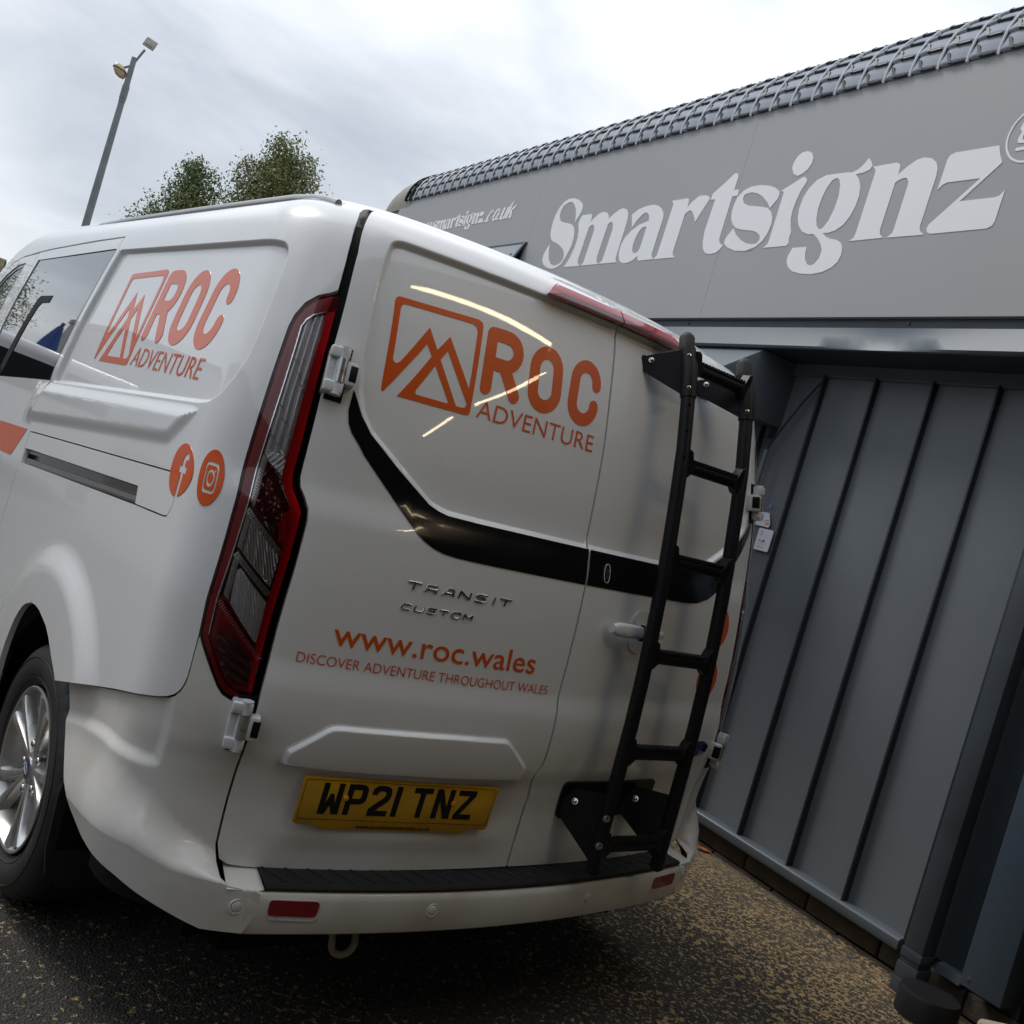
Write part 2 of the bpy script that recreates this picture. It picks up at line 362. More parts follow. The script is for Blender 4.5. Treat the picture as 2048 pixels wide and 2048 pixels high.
def sdp(u,z,poly):
    sh=u.shape;P=np.stack([u.ravel(),z.ravel()],1);d=dseg(P,poly)
    return np.where(pip(P,poly),d,-d).reshape(sh)
def resample(poly,g,closed=True):
    o=[];n=len(poly)
    for i in range(n if closed else n-1):
        a=np.array(poly[i],float);b=np.array(poly[(i+1)%n],float);k=max(1,int(math.ceil(np.linalg.norm(b-a)/g)))
        for t in range(k): o.append(a+(b-a)*t/k)
    if not closed: o.append(np.array(poly[-1],float))
    return np.array(o)
def rounded(poly,r=.01,k=4):
    """round the corners of a polygon"""
    o=[];n=len(poly)
    for i in range(n):
        p=np.array(poly[i],float);a=np.array(poly[i-1],float);b=np.array(poly[(i+1)%n],float)
        la,lb=np.linalg.norm(a-p),np.linalg.norm(b-p);q=min(r,la*.45,lb*.45)
        s,e_=p+(a-p)/la*q,p+(b-p)/lb*q
        for t in np.linspace(0,1,k+1): o.append(tuple((1-t)**2*s+2*t*(1-t)*p+t*t*e_))
    return o
def rows(poly,offs,sp,closed=True):
    """extra mesh points in rows either side of a relief line, so that the relief is crisp"""
    q=resample(poly,sp,closed);n=len(q)
    nx=np.roll(q,-1,0) if closed else np.vstack([q[1:],2*q[-1]-q[-2]]);pv=np.roll(q,1,0) if closed else np.vstack([2*q[0]-q[1],q[:-1]])
    t=nx-pv;t/=np.linalg.norm(t,axis=1,keepdims=True)+1e-9;nn=np.stack([-t[:,1],t[:,0]],1)
    return np.vstack([q+nn*o for o in offs])
SYM=(-.018,-.0138,-.0115,-.009,-.006,-.0035,-.001,.001,.0035,.006,.009,.0115,.0138,.018);SYM2=(-.012,-.006,-.002,.002,.006,.012)
def cdt(poly,g,holes=(),extra=None,su=1.0,sz=1.0):
    sc=np.array([su,sz]);loops=[resample([np.array(p)*sc for p in L],g) for L in (poly,*holes)]
    L0=loops[0];lo,hi=L0.min(0),L0.max(0)
    gx=np.arange(lo[0]+g*.5,hi[0],g);gy=np.arange(lo[1]+g*.5,hi[1],g*.87)
    X,Y=np.meshgrid(gx,gy);X[1::2]+=g*.5;P=np.stack([X.ravel(),Y.ravel()],1)
    def inside(P,mg):
        k=pip(P,L0)
        for h in loops[1:]: k&=~pip(P,h)
        P=P[k];k=np.ones(len(P),bool)
        for L in loops:
            Q=L
            k&=dseg(P,Q)>mg
        return P[k]
    P=inside(P,g*.45)
    if extra is not None and len(extra):
        E=inside(extra*sc,g*.12)
        # thin out: drop grid points close to extra points via hashing
        if len(E):
            cell=g*.5;keys=set(map(tuple,np.floor(E/cell).astype(int)))
            k=[not any((a+i,b+j) in keys for i in(-1,0,1) for j in(-1,0,1)) for a,b in np.floor(P/cell).astype(int)]
            P=P[np.array(k,bool)] if len(P) else P
            cc=g*.06;_,idx=np.unique(np.floor(E/cc).astype(int),axis=0,return_index=True);E=E[idx];P=np.vstack([P,E])
    vs=[];es=[];
    for L in loops:
        b=len(vs);vs+=list(L);es+=[(b+i,b+(i+1)%len(L)) for i in range(len(L))]
    nb=len(vs);vs+=list(P)
    r=geometry.delaunay_2d_cdt([Vector((float(a),float(b))) for a,b in vs],es,[],0,1e-7)
    V=np.array([(a.x,a.y) for a in r[0]]);T=np.array([f for f in r[2] if len(f)==3])
    c=V[T].mean(1);k=pip(c,L0)
    for h in loops[1:]: k&=~pip(c,h)
    T=T[k]
    a=V[T];ar=(a[:,1,0]-a[:,0,0])*(a[:,2,1]-a[:,0,1])-(a[:,1,1]-a[:,0,1])*(a[:,2,0]-a[:,0,0])
    T=T[np.abs(ar)>1e-10];ar=ar[np.abs(ar)>1e-10];T[ar<0]=T[ar<0][:,::-1]
    return V/sc,T,[L/sc for L in loops]
def patch(name,poly,mat,parent=None,h=None,g=.02,off=0.,lip=.012,holes=(),extra=None,fn=None,flip=False,eps=6e-4):
    V,T,loops=cdt(poly,g,holes,extra)
    f=fn or (lambda u,z:D(u,z,off,h))
    P=f(V[:,0],V[:,1]);e=eps
    n=np.cross(f(V[:,0]+e,V[:,1])-f(V[:,0]-e,V[:,1]),f(V[:,0],V[:,1]+e)-f(V[:,0],V[:,1]-e));n/=np.linalg.norm(n,axis=1,keepdims=True)+1e-12
    vs=list(P);fs=[tuple(t) for t in T.tolist()];vn=list(n);nv=len(P);sm_=[True]*len(fs)
    if lip:
        for L in loops:
            A=f(L[:,0],L[:,1]);nn=SN(L[:,0],L[:,1]) if fn is None else n[:1].repeat(len(L),0)
            B=A-nn*lip;b=len(vs);k=len(L);vs+=list(A)+list(B)
            # small rounded shoulder look comes from smooth loop normals on the top ring
            for i in range(k):
                j=(i+1)%k;fs.append((b+i,b+j,b+k+j,b+k+i));sm_.append(False)
            vn+=[None]*(2*k)
    vs=np.array(vs)
    if flip: vs[:,0]*=-1;fs=[t[::-1] for t in fs]
    me=bpy.data.meshes.new(name);me.from_pydata(vs.tolist(),[],fs);me.update()
    me.polygons.foreach_set('use_smooth',sm_)
    ln=[];nf=len(T)
    pn=[tuple(p.normal) for p in me.polygons]
    s=-1 if flip else 1
    for i,t in enumerate(fs):
        if i<nf:
            for v in t: q=vn[v];ln.append((q[0]*s,q[1],q[2]))
        else: ln+= [pn[i]]*4
    me.normals_split_custom_set(ln)
    return link(name,me,mat,parent)

# ------------------------------------------------------------------ relief of the body
SIDE_REC=[(-2.262,1.832),(-1.03,1.838),(-1.000,1.836),(-.984,1.826),(-.976,1.806),(-.982,1.62),(-.987,1.56),(-1.005,1.508),(-1.038,1.457),(-1.075,1.434),(-1.139,1.4268),(-2.374,1.3655),(-2.33,1.60)]
BULGE=[(-2.52,1.356),(-2.40,1.3645),(-1.150,1.4215),(-1.112,1.418),(-1.106,1.405),(-1.135,1.378),(-1.200,1.330),(-1.225,1.312),(-1.268,1.306),(-2.60,1.207)]
ARC=(-1.700,.395)
SIDE_REC=rounded(SIDE_REC,.012,3);BULGE=rounded(BULGE,.02,3)
def h_side(u,z):
    v=-np.abs(u);h=-.013*sm(sdp(v,z,SIDE_REC)/.012)
    s=sdp(v,z,BULGE);h=h+.011*sm(s/.040)
    r=np.hypot((v-ARC[0])*1.0,z-ARC[1])
    h=h+.026*(1-sm((r-.475)/.095))*sm((z-.2)/.1)
    return h
def h_corner(u,z):   # crisp vertical fold of the rear pillar
    return 0*u
REC_L=[(-.7745,1.89),(-.7735,1.900),(-.766,1.910),(-.752,1.9150),(-.56,1.9160),(.02,1.9160),(.02,1.3225),(-.36,1.3228),(-.455,1.3245),(-.500,1.337),(-.597,1.400),(-.690,1.462),(-.724,1.500),(-.742,1.545),(-.756,1.62),(-.766,1.72),(-.773,1.82)]
REC_R=[(-.02,1.3225),(.28,1.3225),(.44,1.3245),(.50,1.332),(.56,1.357),(.64,1.398),(.705,1.437),(.745,1.48),(.764,1.53),(.771,1.60),(.775,1.72),(.775,1.89),(.766,1.910),(.752,1.915),(-.02,1.9160)]
REC_L=rounded(REC_L,.010,3);REC_R=rounded(REC_R,.010,3)
def h_door(u,z):
    a=sdp(u,z,REC_L);b=sdp(u,z,REC_R);h=-.015*sm(np.maximum(a,b)/.013)
    h=h+.0075*sm((.950-z)/.075)*sm((z-.72)/.155)          # fold line across the doors
    h=h+.006*np.exp(-((z-.548)/.03)**2)*(1-sm((np.abs(u+.36)-.22)/.14))
    return h
def zc(a): return np.interp(a,[0,.62,.70,.766,.835,.916,1.05,1.19,1.35],[.446,.446,.446,.4575,.463,.486,.484,.466,.45])
BHOL=rounded([(-1.42,.570),(-1.251,.612),(-1.12,.634),(-.945,.640),(-.910,.650),(-.912,.70),(-.925,.80),(-.94,.97),(-1.6,.97),(-1.6,.56)],.02,4)
def h_bump(u,z):
    a=np.abs(u);A=np.interp(a,[0,.60,.70,.78,.86,.95,1.05,1.2,1.5],[.0832,.0832,.0815,.066,.048,.034,.024,.017,.014])
    w=np.interp(a,[0,.70,.745,.80,.90,1.0,1.2,1.5],[.010,.010,.024,.060,.11,.15,.15,.15]);c=zc(a)
    top=sm((c+w-z)/w);low=np.clip((c-z)/.12,0,1.4)
    k=A*top-np.interp(a,[0,.72,.95,1.3],[.004,.004,.022,.030])*low
    # hollow in the bumper side and the upright fold that ends it
    v=-a;s=sdp(v,z,BHOL);k=k-.011*sm(s/.034)
    return k

LAMP=[(-.838,1.742),(-.852,1.738),(-.8761,1.7245),(-.8985,1.700),(-.912,1.668),(-.9165,1.64),(-.9165,1.50),(-.9160,1.36),(-.9165,1.23),(-.9150,1.03),(-.911,.955),(-.9056,.944),(-.8708,.889),(-.8514,.860),(-.8386,.846),(-.8217,.838),(-.7927,.8345),(-.7815,.8353),
      (-.7812,.90),(-.7805,1.06),(-.7815,1.20),(-.7850,1.258),(-.798,1.283),(-.811,1.308),(-.8165,1.335),(-.8170,1.39),(-.823,1.52),(-.829,1.62),(-.834,1.70)]
HINGE_E=[(-.8560,1.9885),(-.8450,1.957),(-.8350,1.90),(-.8270,1.85),(-.8240,1.795),(-.8205,1.735),(-.8165,1.65),(-.8140,1.60),(-.8095,1.52),(-.8055,1.45),(-.8020,1.38),(-.8005,1.33),(-.796,1.311),(-.784,1.292),(-.773,1.268),(-.7690,1.24),(-.7680,1.155),(-.7670,1.02),(-.7670,.93),(-.7680,.835),(-.7680,.74),(-.7640,.62),(-.7620,.51),(-.753,.477),(-.737,.4665),(-.70,.4625),(-.43,.463),(-.16,.466)]
GAP=[(.004,.467),(.003,.66),(-.008,.70),(-.010,.72),(0,.745),(.004,.765),(0,.90),(-.003,.93),(0,1.05),(.001,1.22),(.003,1.29),(-.003,1.33),(-.003,1.44),(0,1.57),(-.002,1.72),(.002,1.84),(0,1.957),(0,1.9885)]
mir=lambda P:[(-a,b) for a,b in P][::-1]
gl=lambda w:[(a+w,b) for a,b in GAP]

# ================================================================== VAN
VROT=Matrix(((0.999494,0.000216,-0.031798),(0,0.999977,0.006803),(0.031799,-0.0068,0.999471)))
van=empty('van',(0,0,0),VROT.to_euler(),label='white panel van with orange mountain logo stickers and black rear ladder',category='van')

# black shell added behind the panels so that every gap reads dark
def dark_shell():
    us=np.r_[np.linspace(-1.12,1.12,90)];zs=np.linspace(.33,1.955,50);U,Z=np.meshgrid(us,zs)
    P=S(U,Z)-SN(U,Z)*.034;v=P.reshape(-1,3);n=len(us);f=[(j*n+i,j*n+i+1,(j+1)*n+i+1,(j+1)*n+i) for j in range(len(zs)-1) for i in range(n-1)]
    mesh('gap_backing',v,f,'seal_black',van,smooth=True)
dark_shell()

UPR=[(-.872,1.9885),(-.866,1.955),(-.859,1.93),(-.850,1.88),(-.845,1.82),(-.8425,1.752)]
lampo=[(a-.003,b+(.004 if b>1.6 else -.002)) for a,b in LAMP[1:11]]
SIDE=UPR+lampo+[(-.9145,.948),(-.9150,.885),(-.9160,.862),(-.9190,.844),(-.9250,.829),(-.9350,.8165),(-.949,.8085),(-.9674,.8020),(-1.05,.7805),(-1.1442,.7545),(-1.30,.708),(-1.4540,.6610),
  (-1.490,.680),(-1.541,.7035),(-1.60,.733),(-1.643,.750),(-1.7314,.768),(-1.775,.770),(-1.817,.766),(-1.8603,.7515),(-1.889,.736),(-1.913,.712),(-1.933,.682),(-1.948,.65),(-1.965,.60),(-1.976,.55),(-1.990,.48),(-2.0,.40),(-2.05,.33),(-2.465,.33),
  (-2.468,.85),(-2.450,1.04),(-2.446,1.188),(-2.484,1.2315),(-2.447,1.30),(-2.371,1.407),(-2.326,1.612),(-2.268,1.8276),(-2.300,1.8408),(-2.293,1.881),(-2.6,1.875),(-3.158,1.856),(-3.386,1.8435),(-3.628,1.8255),(-3.76,1.801),(-3.81,1.779),(-3.89,1.722),(-4.33,1.32),(-4.50,1.22),(-4.50,1.30),(-4.33,1.41),(-3.93,1.765),(-3.80,1.845),(-3.62,1.91),(-3.40,1.957),(-3.1,1.9885)]
COVER=[(-2.4440,1.1860),(-1.150,1.2590),(-1.120,1.2590),(-1.1085,1.249),(-1.1085,1.2139),(-1.112,1.184),(-1.122,1.1665),(-1.140,1.1620),(-1.3266,1.1530),(-1.3335,1.1545),(-2.4385,1.0850)]
SLOT=[(-2.438,1.1315),(-1.3465,1.1945),(-1.3310,1.1545),(-2.434,1.0865)]
cov_o=[(-2.4455,1.1895),(-1.150,1.2625),(-1.117,1.2625),(-1.105,1.252),(-1.105,1.2139),(-1.109,1.181),(-1.120,1.1630),(-1.140,1.1585),(-1.3266,1.1495),(-2.4400,1.0825)]
_bu,_bz=np.meshgrid(np.arange(-2.6,-1.07,.014),np.arange(1.19,1.44,.009));_bb=np.stack([_bu.ravel(),_bz.ravel()],1);_bb=_bb[pip(_bb,BULGE)|(dseg(_bb,BULGE)<.02)];_bb=_bb[dseg(_bb,SIDE_REC)>.019];_q,_w=np.meshgrid(np.arange(-1.32,-1.08,.006),np.arange(1.29,1.425,.006));_q=np.stack([_q.ravel(),_w.ravel()],1);_q=_q[pip(_q,BULGE)&(dseg(_q,SIDE_REC)>.012)];_bb=np.vstack([_bb,_q])
ex=np.vstack([rows(SIDE_REC,SYM,.008),_bb,rows(BULGE,SYM2,.012)])
aa=np.linspace(-.3,np.pi+.3,70)
ex=np.vstack([ex]+[np.stack([ARC[0]+r*np.cos(aa),ARC[1]+r*np.sin(aa)],1) for r in (.47,.485,.50,.52,.54,.56,.575,.59)])
body=patch('body_side',SIDE,'white_paint',van,h_side,g=.028,lip=.016,holes=[cov_o],extra=ex)
bodyR=patch('body_side',SIDE,'white_paint',van,h_side,g=.05,lip=.016,extra=None,flip=True)
# sliding-door rail cover with its slot and rail
patch('rail_cover',COVER,'white_paint',van,None,g=.03,lip=.010,holes=[SLOT],off=.0)
o=patch('rail_channel',[(-2.445,1.14),(-1.335,1.205),(-1.322,1.148),(-2.442,1.078)],'rail_blue',van,None,g=.08,off=-.026,lip=0)
patch('slide_rail',[(-2.40,1.104),(-1.337,1.170),(-1.334,1.158),(-2.40,1.090)],'rail_silver',van,None,g=.08,off=-.003,lip=.012)
patch('slide_rail',[(-2.43,1.128),(-1.344,1.191),(-1.3405,1.182),(-2.43,1.118)],'rail_blue',van,None,g=.08,off=-.010,lip=.006)
# sliding door and cab door
GL=[(-3.325,1.806),(-2.318,1.836),(-2.304,1.8315),(-2.336,1.72),(-2.372,1.58),(-2.417,1.407),(-2.413,1.368),(-2.75,1.347),(-3.40,1.305),(-3.455,1.335),(-3.43,1.50),(-3.395,1.64)]
SD=[(-2.298,1.875),(-2.306,1.843),(-2.2745,1.8276),(-2.332,1.612),(-2.376,1.407),(-2.452,1.30),(-2.489,1.2315),(-2.4515,1.188),(-2.4555,1.04),(-2.4735,.85),(-2.4705,.345),(-3.44,.345),(-3.545,1.22),(-3.481,1.52),(-3.366,1.8385),(-3.158,1.8495),(-2.6,1.868)]
sdoor=patch('sliding_door',SD,'white_paint',van,h_side,g=.05,lip=.014,holes=[GL])
patch('window_glass',[(a,b) for a,b in GL],'dark_glass',sdoor,None,g=.06,off=-.0035,lip=.004)
patch('window_seal',[(-2.318,1.836),(-2.300,1.832),(-2.335,1.70),(-2.372,1.56),(-2.419,1.405),(-2.415,1.366),(-2.40,1.366),(-2.43,1.40)][:0] or [(-2.322,1.834),(-2.3045,1.830),(-2.336,1.71),(-2.372,1.575),(-2.4165,1.407),(-2.413,1.370),(-2.440,1.370),(-2.428,1.47),(-2.395,1.60),(-2.345,1.76)],'black_trim',sdoor,None,g=.04,off=-.0015,lip=.004)
# opening section of the window: dark printed frame
FR=[(-2.845,1.660),(-3.01,1.656),(-3.04,1.645),(-3.085,1.57),(-3.20,1.36),(-3.16,1.3335),(-3.125,1.36),(-3.03,1.545),(-2.985,1.612),(-2.955,1.628),(-2.855,1.632)]
patch('window_frame',FR,'seal_black',sdoor,None,g=.05,off=-.0018,lip=.002)
CD=[(-3.372,1.835),(-3.628,1.8195),(-3.76,1.795),(-3.807,1.773),(-3.885,1.716),(-4.33,1.31),(-4.50,1.20),(-4.50,.36),(-3.56,.345),(-3.550,1.22),(-3.486,1.52)]
CG=[(-3.517,1.795),(-3.65,1.785),(-3.79,1.740),(-3.862,1.695),(-4.28,1.32),(-4.30,1.27),(-3.62,1.25),(-3.60,1.50),(-3.572,1.65)]
cdoor=patch('cab_door',CD,'white_paint',van,h_side,g=.06,lip=.014,holes=[CG])
patch('window_seal',CG,'black_trim',cdoor,None,g=.08,off=-.003,lip=.004,holes=[[(-3.545,1.776),(-3.65,1.766),(-3.78,1.722),(-3.85,1.675),(-4.25,1.315),(-4.265,1.285),(-3.645,1.270),(-3.625,1.50),(-3.598,1.645)]])
patch('window_glass',[(-3.545,1.776),(-3.65,1.766),(-3.78,1.722),(-3.85,1.675),(-4.25,1.315),(-4.265,1.285),(-3.645,1.270),(-3.625,1.50),(-3.598,1.645)],'cab_glass',cdoor,None,g=.08,off=-.006,lip=.0)
patch('orange_stripe',[(-2.493,1.190),(-2.598,1.084),(-3.00,1.068),(-2.89,1.172)],'orange_vinyl',sdoor,h_side,g=.03,off=.0012,lip=.0008)
patch('stripe_letter',[(-2.905,1.172),(-3.015,1.068),(-3.20,1.062),(-3.09,1.166)],'black_trim',sdoor,h_side,g=.04,off=.0012,lip=.0008)

# roof skin, windscreen, bonnet and nose
def roof_mesh():
    us=np.r_[np.linspace(-3.1,-1.08,30),np.linspace(-1.04,1.04,60),np.linspace(1.08,3.1,30)]
    rings=[S(us,np.full_like(us,1.9865))-SN(us,np.full_like(us,1.9865))*.0015]
    for k,(dz,q) in enumerate(((.012,.03),(.022,.075),(.030,.14),(.037,.26),(.044,.45),(.050,.70),(.052,1.0))):
        b=rings[0].copy();sp=np.stack([0*us,np.clip(b[:,1],.95,2.35),0*us+1.9865],1);r=b+(sp-b)*q;r[:,2]=1.9865+dz;rings.append(r)
    v=np.vstack(rings);n=len(us);f=[(j*n+i,j*n+i+1,(j+1)*n+i+1,(j+1)*n+i) for j in range(len(rings)-1) for i in range(n-1)]
    mesh('roof',v,f,'white_paint',van,smooth=True,auto=60)
    # front: roof dips to the windscreen, then bonnet and nose
    sec=[(2.36,.735,1.985,.60,2.035),(2.72,.79,1.965,.60,2.015),(3.02,.81,1.88,.58,1.925),(3.40,.86,1.58,.60,1.62),(3.78,.93,1.25,.66,1.285),(4.10,.93,1.12,.7,1.16),(4.45,.88,1.00,.7,1.05),(4.68,.80,.86,.66,.90),(4.78,.74,.62,.6,.66),(4.80,.72,.40,.6,.42)]
    vs=[];N_=9
    for y,w,z,wi,zi in sec:
        for x,zz in ((-w,z),(-wi,zi-.01),(-wi*.6,zi+.008),(-wi*.2,zi+.012),(wi*.2,zi+.012),(wi*.6,zi+.008),(wi,zi-.01),(w,z)): vs.append((x,y,zz))
    n=8;fs=[(j*n+i,j*n+i+1,(j+1)*n+i+1,(j+1)*n+i) for j in range(len(sec)-1) for i in range(n-1)]
    glass=[q for q in fs if 2*n<=q[0]<4*n+0 and q[0]%n in (0,1,2,3,4,5,6)]
    rest=[q for q in fs if q not in glass]
    mesh('bonnet',vs,rest,'white_paint',van,smooth=True,auto=50);mesh('windscreen',vs,glass,'cab_glass',van,smooth=True)
    for s in (-1,1):
        ys=[y for y,*_ in sec[2:]];pv=[];
        for (y,w,z,_,_) in sec[3:]: pv+= [(s*w,y,z),(s*(w+.03 if y<4.3 else w),y,.36)]
        fs=[(2*i,2*i+2,2*i+3,2*i+1) for i in range(len(sec)-4)]
        mesh('front_wing',pv,fs,'white_paint',van,smooth=True)
    box('nose',-.72,.72,4.70,4.79,.36,.66,'black_plastic',van)
roof_mesh()
for s in (-1,1):
    pts=[(s*.742,.36,1.972),(s*.742,.42,1.984),(s*.742,.50,1.994),(s*.742,.62,2.000),(s*.742,1.3,2.002),(s*.742,2.0,1.999),(s*.742,2.35,1.992),(s*.742,2.45,1.975)]
    MB().tube(pts,.012,10,squash=(1.0,.8)).build('roof_rail','rail_silver',van,smooth=True)
MB().tube([(-.655,2.30,2.0),(-.628,2.30,2.057),(-.617,2.28,2.085)],.0035,6).build('aerial','seal_black',van)
# floor and underside
MB().box(-.78,.78,.12,4.6,.27,.36).box(-.66,.66,.16,.30,.20,.30).box(-.5,-.1,.4,1.6,.16,.28).tube([(.3,.2,.22),(.3,2.4,.22)],.035,10).box(-.72,.72,.80,1.0,.26,.34).build('underside','liner_black',van)
for yy in (.905,3.84):
    for s in (-1,1):
        n=20;vs=[];fs=[]
        for k in range(n+1):
            t=-.35+(math.pi+.7)*k/n
            for x in (.965,.62): vs.append((s*x,yy+.41*math.cos(t),.36+.41*math.sin(t)))
        fs=[(2*k,2*k+1,2*k+3,2*k+2) for k in range(n)];c=len(vs);vs+=[(s*.62,yy,.36)];fs+=[(2*k+1,c,2*k+3) for k in range(n)]
        mesh('arch_liner',vs,fs,'liner_black',van,smooth=True)

# ------------------------------------------------------------------ rear doors
doorL=[*HINGE_E,*gl(-.0036)]
doorR=[*gl(.0036)[::-1],*[(-a,b) for a,b in HINGE_E[::-1]]][::1]
# right door outline: gap from top to bottom, then bottom edge out to the hinge edge and up
doorR=gl(.0036)[::-1]+[(-a,b) for a,b in HINGE_E][::-1]
exd=np.vstack([rows(REC_L,SYM,.009),rows([(-.78,.95),(.78,.95)],(0,-.02,-.04,-.06,-.073,-.078,-.085),.03,False)])
exr=np.vstack([rows(REC_R,SYM,.009),rows([(-.78,.95),(.78,.95)],(0,-.02,-.04,-.06,-.073,-.078,-.085),.03,False)])
rdl=patch('rear_door',doorL,'white_paint',van,h_door,g=.024,lip=.020,extra=exd); rdl['label']='larger left rear door with the logo and number plate'
rdr=patch('rear_door',doorR,'white_paint',van,h_door,g=.024,lip=.020,extra=exr); rdr['label']='right rear door behind the ladder'
BL=[(-.752,1.545),(-.7505,1.50),(-.7435,1.472),(-.732,1.452),(-.690,1.4095),(-.6124,1.346),(-.5219,1.2685),(-.500,1.255),(-.4743,1.244),(-.445,1.237),(-.4095,1.2335),(-.35,1.2322),(.0,1.2322),(.0,1.3222),(-.36,1.3222),(-.450,1.3235),(-.478,1.3290),(-.5055,1.3390),(-.5975,1.3965),(-.690,1.4600),(-.722,1.493),(-.740,1.525)]
BL=[(min(a,-.0036),b) for a,b in BL]
patch('trim_band',BL,'black_trim',rdl,h_door,g=.03,off=.0016,lip=.0014)
BR=[(.0036,1.2322),(.2582,1.2330),(.412,1.2335),(.46,1.2345),(.4964,1.238),(.5524,1.2537),(.5968,1.2768),(.6753,1.3384),(.7339,1.41),(.7777,1.4725),(.790,1.50),(.7976,1.528),(.790,1.530),(.776,1.507),(.745,1.472),(.703,1.433),(.64,1.394),(.555,1.351),(.50,1.3285),(.44,1.3222),(.2752,1.3222),(.0036,1.3222)]
patch('trim_band',BR,'black_trim',rdr,h_door,g=.03,off=.0016,lip=.0014)
# number-plate hood
HD=[(-.6988,.7175),(-.6933,.7475),(-.6880,.7525),(-.6190,.8085),(-.6080,.8150),(-.5940,.8180),(-.2911,.8235),(-.1498,.8235),(-.137,.8205),(-.1250,.8125),(-.0575,.7575),(-.0500,.7480),(-.0480,.7200),(-.25,.7160),(-.55,.7135)]
def h_hood(u,z):
    a=sdp(u,z,[(q[0],q[1] if q[1]>.73 else .55) for q in HD]);return h_door(u,z)+.0125*sm(a/.0135)
patch('plate_hood',HD,'white_paint',rdl,h_hood,g=.018,off=.001,lip=.014,extra=rows(HD,(.002,.005,.008,.011,.0135,.017,-.002,-.005,-.008,-.011,-.0135,-.017),.012))
# centre brake lamp over both doors
def h_lamp3(u,z): return .016*sm((1.957-z)/.016)*sm((z-1.900)/.010)
b1=[(-.3065,1.9105),(-.2900,1.9290),(-.2620,1.9500),(-.0030,1.9520),(-.0030,1.9125)]
o=patch('brake_lamp',b1,'brake_lens',rdl,h_lamp3,g=.012,off=.004,lip=.012)
patch('lamp_strip',[(-.296,1.9115),(-.262,1.9195),(-.0030,1.9215),(-.0030,1.9135)],'red_dark',o,h_lamp3,g=.012,off=.0048,lip=.0)
o=patch('brake_lamp',mir(b1),'brake_lens',rdr,h_lamp3,g=.012,off=.004,lip=.012)
patch('lamp_strip',mir([(-.296,1.9115),(-.262,1.9195),(-.0030,1.9215),(-.0030,1.9135)]),'red_dark',o,h_lamp3,g=.012,off=.0048,lip=.0)

# ------------------------------------------------------------------ bumper
bsplit=[(-1.4567,.6573),(-1.30,.7045),(-1.1442,.7510),(-1.05,.7768),(-.9674,.7980),(-.947,.8048),(-.932,.8132),(-.9215,.827),(-.9150,.844),(-.9125,.865),(-.9118,.9455)]
lamp_low=[(a,b-.0035) for a,b in LAMP[10:18]]
CORN=[*bsplit,(-.9095,.952),*lamp_low,(-.7735,.832),(-.7725,.742),(-.7685,.62),(-.7665,.51),(-.7600,.478),(-.7520,.4600),(-.7400,.4520),(-.7200,.4490),(-.7000,.4482),(-.6800,.4478),(-.6785,.4410),(-.6785,.40),(-.6860,.3750),(-.7007,.3500),
      (-.7701,.3476),(-.8316,.3692),(-.9394,.4020),(-1.0498,.4250),(-1.1721,.4490),(-1.2486,.4850),(-1.330,.545),(-1.40,.605)]
exb=np.vstack([rows(BHOL,(-.036,-.030,-.024,-.018,-.012,-.006,.001,.006,.012,.018,.024,.030,.036),.02),rows([(-.68,.445),(-.766,.4575),(-.835,.463),(-.916,.486),(-1.05,.484),(-1.19,.466)],(-.018,-.012,-.006,-.002,.002,.006,.012,.018,.028,.04),.010,False)])
bmp=patch('bumper_corner',CORN,'bumper_paint',van,h_bump,g=.014,lip=.012,extra=exb)
patch('bumper_corner',CORN,'bumper_paint',van,h_bump,g=.03,lip=.012,extra=None,flip=True)
def strip(name,mat,prof,u0,u1,n,parent,sm_=True):
    """sweep a profile of (offset, z) round the shell"""
    us=np.linspace(u0,u1,n);v=[];k=len(prof)
    for u in us:
        for of,z in prof: v.append((S(u,max(z,.16))+SN(u,max(z,.16))*of))
    f=[(i*k+j,(i+1)*k+j,(i+1)*k+j+1,i*k+j+1) for i in range(n-1) for j in range(k-1)]
    return mesh(name,v,f,mat,parent,smooth=sm_,auto=40)
BPF=[(.03,.330),(.060,.338),(.073,.347),(.077,.362),(.0805,.40),(.081,.425),(.0795,.4385),(.075,.4440),(.068,.4455)]
bc=strip('bumper',"bumper_paint",BPF,-.7030,.7030,70,van)
for a_,b_ in ((-.742,-.670),(.670,.742)): strip('bumper_ledge','bumper_paint',[(.0770,.4470),(.0740,.4485),(.060,.4505),(.030,.4540),(-.006,.4585),(-.034,.4640)],a_,b_,14,van)
pad=strip('step_pad','black_plastic',[(.070,.4445),(.0775,.4480),(.0800,.4540),(.0770,.4590),(.070,.4605),(-.028,.4640)],-.672,.672,70,van)
mb=MB()
for u in np.linspace(-.62,.64,25):
    a=S(u,.46);n_=SN(u,.46);p0=a+n_*.060;p1=a+n_*-.01
    side=np.array([1,.0,0]);p1=p1-side*.045
    mb.tube([p0+(0,0,.0005),p1+(0,0,.0030)],[.0036,.0026],6)
mb.build('tread_rib','black_plastic',pad,smooth=True)
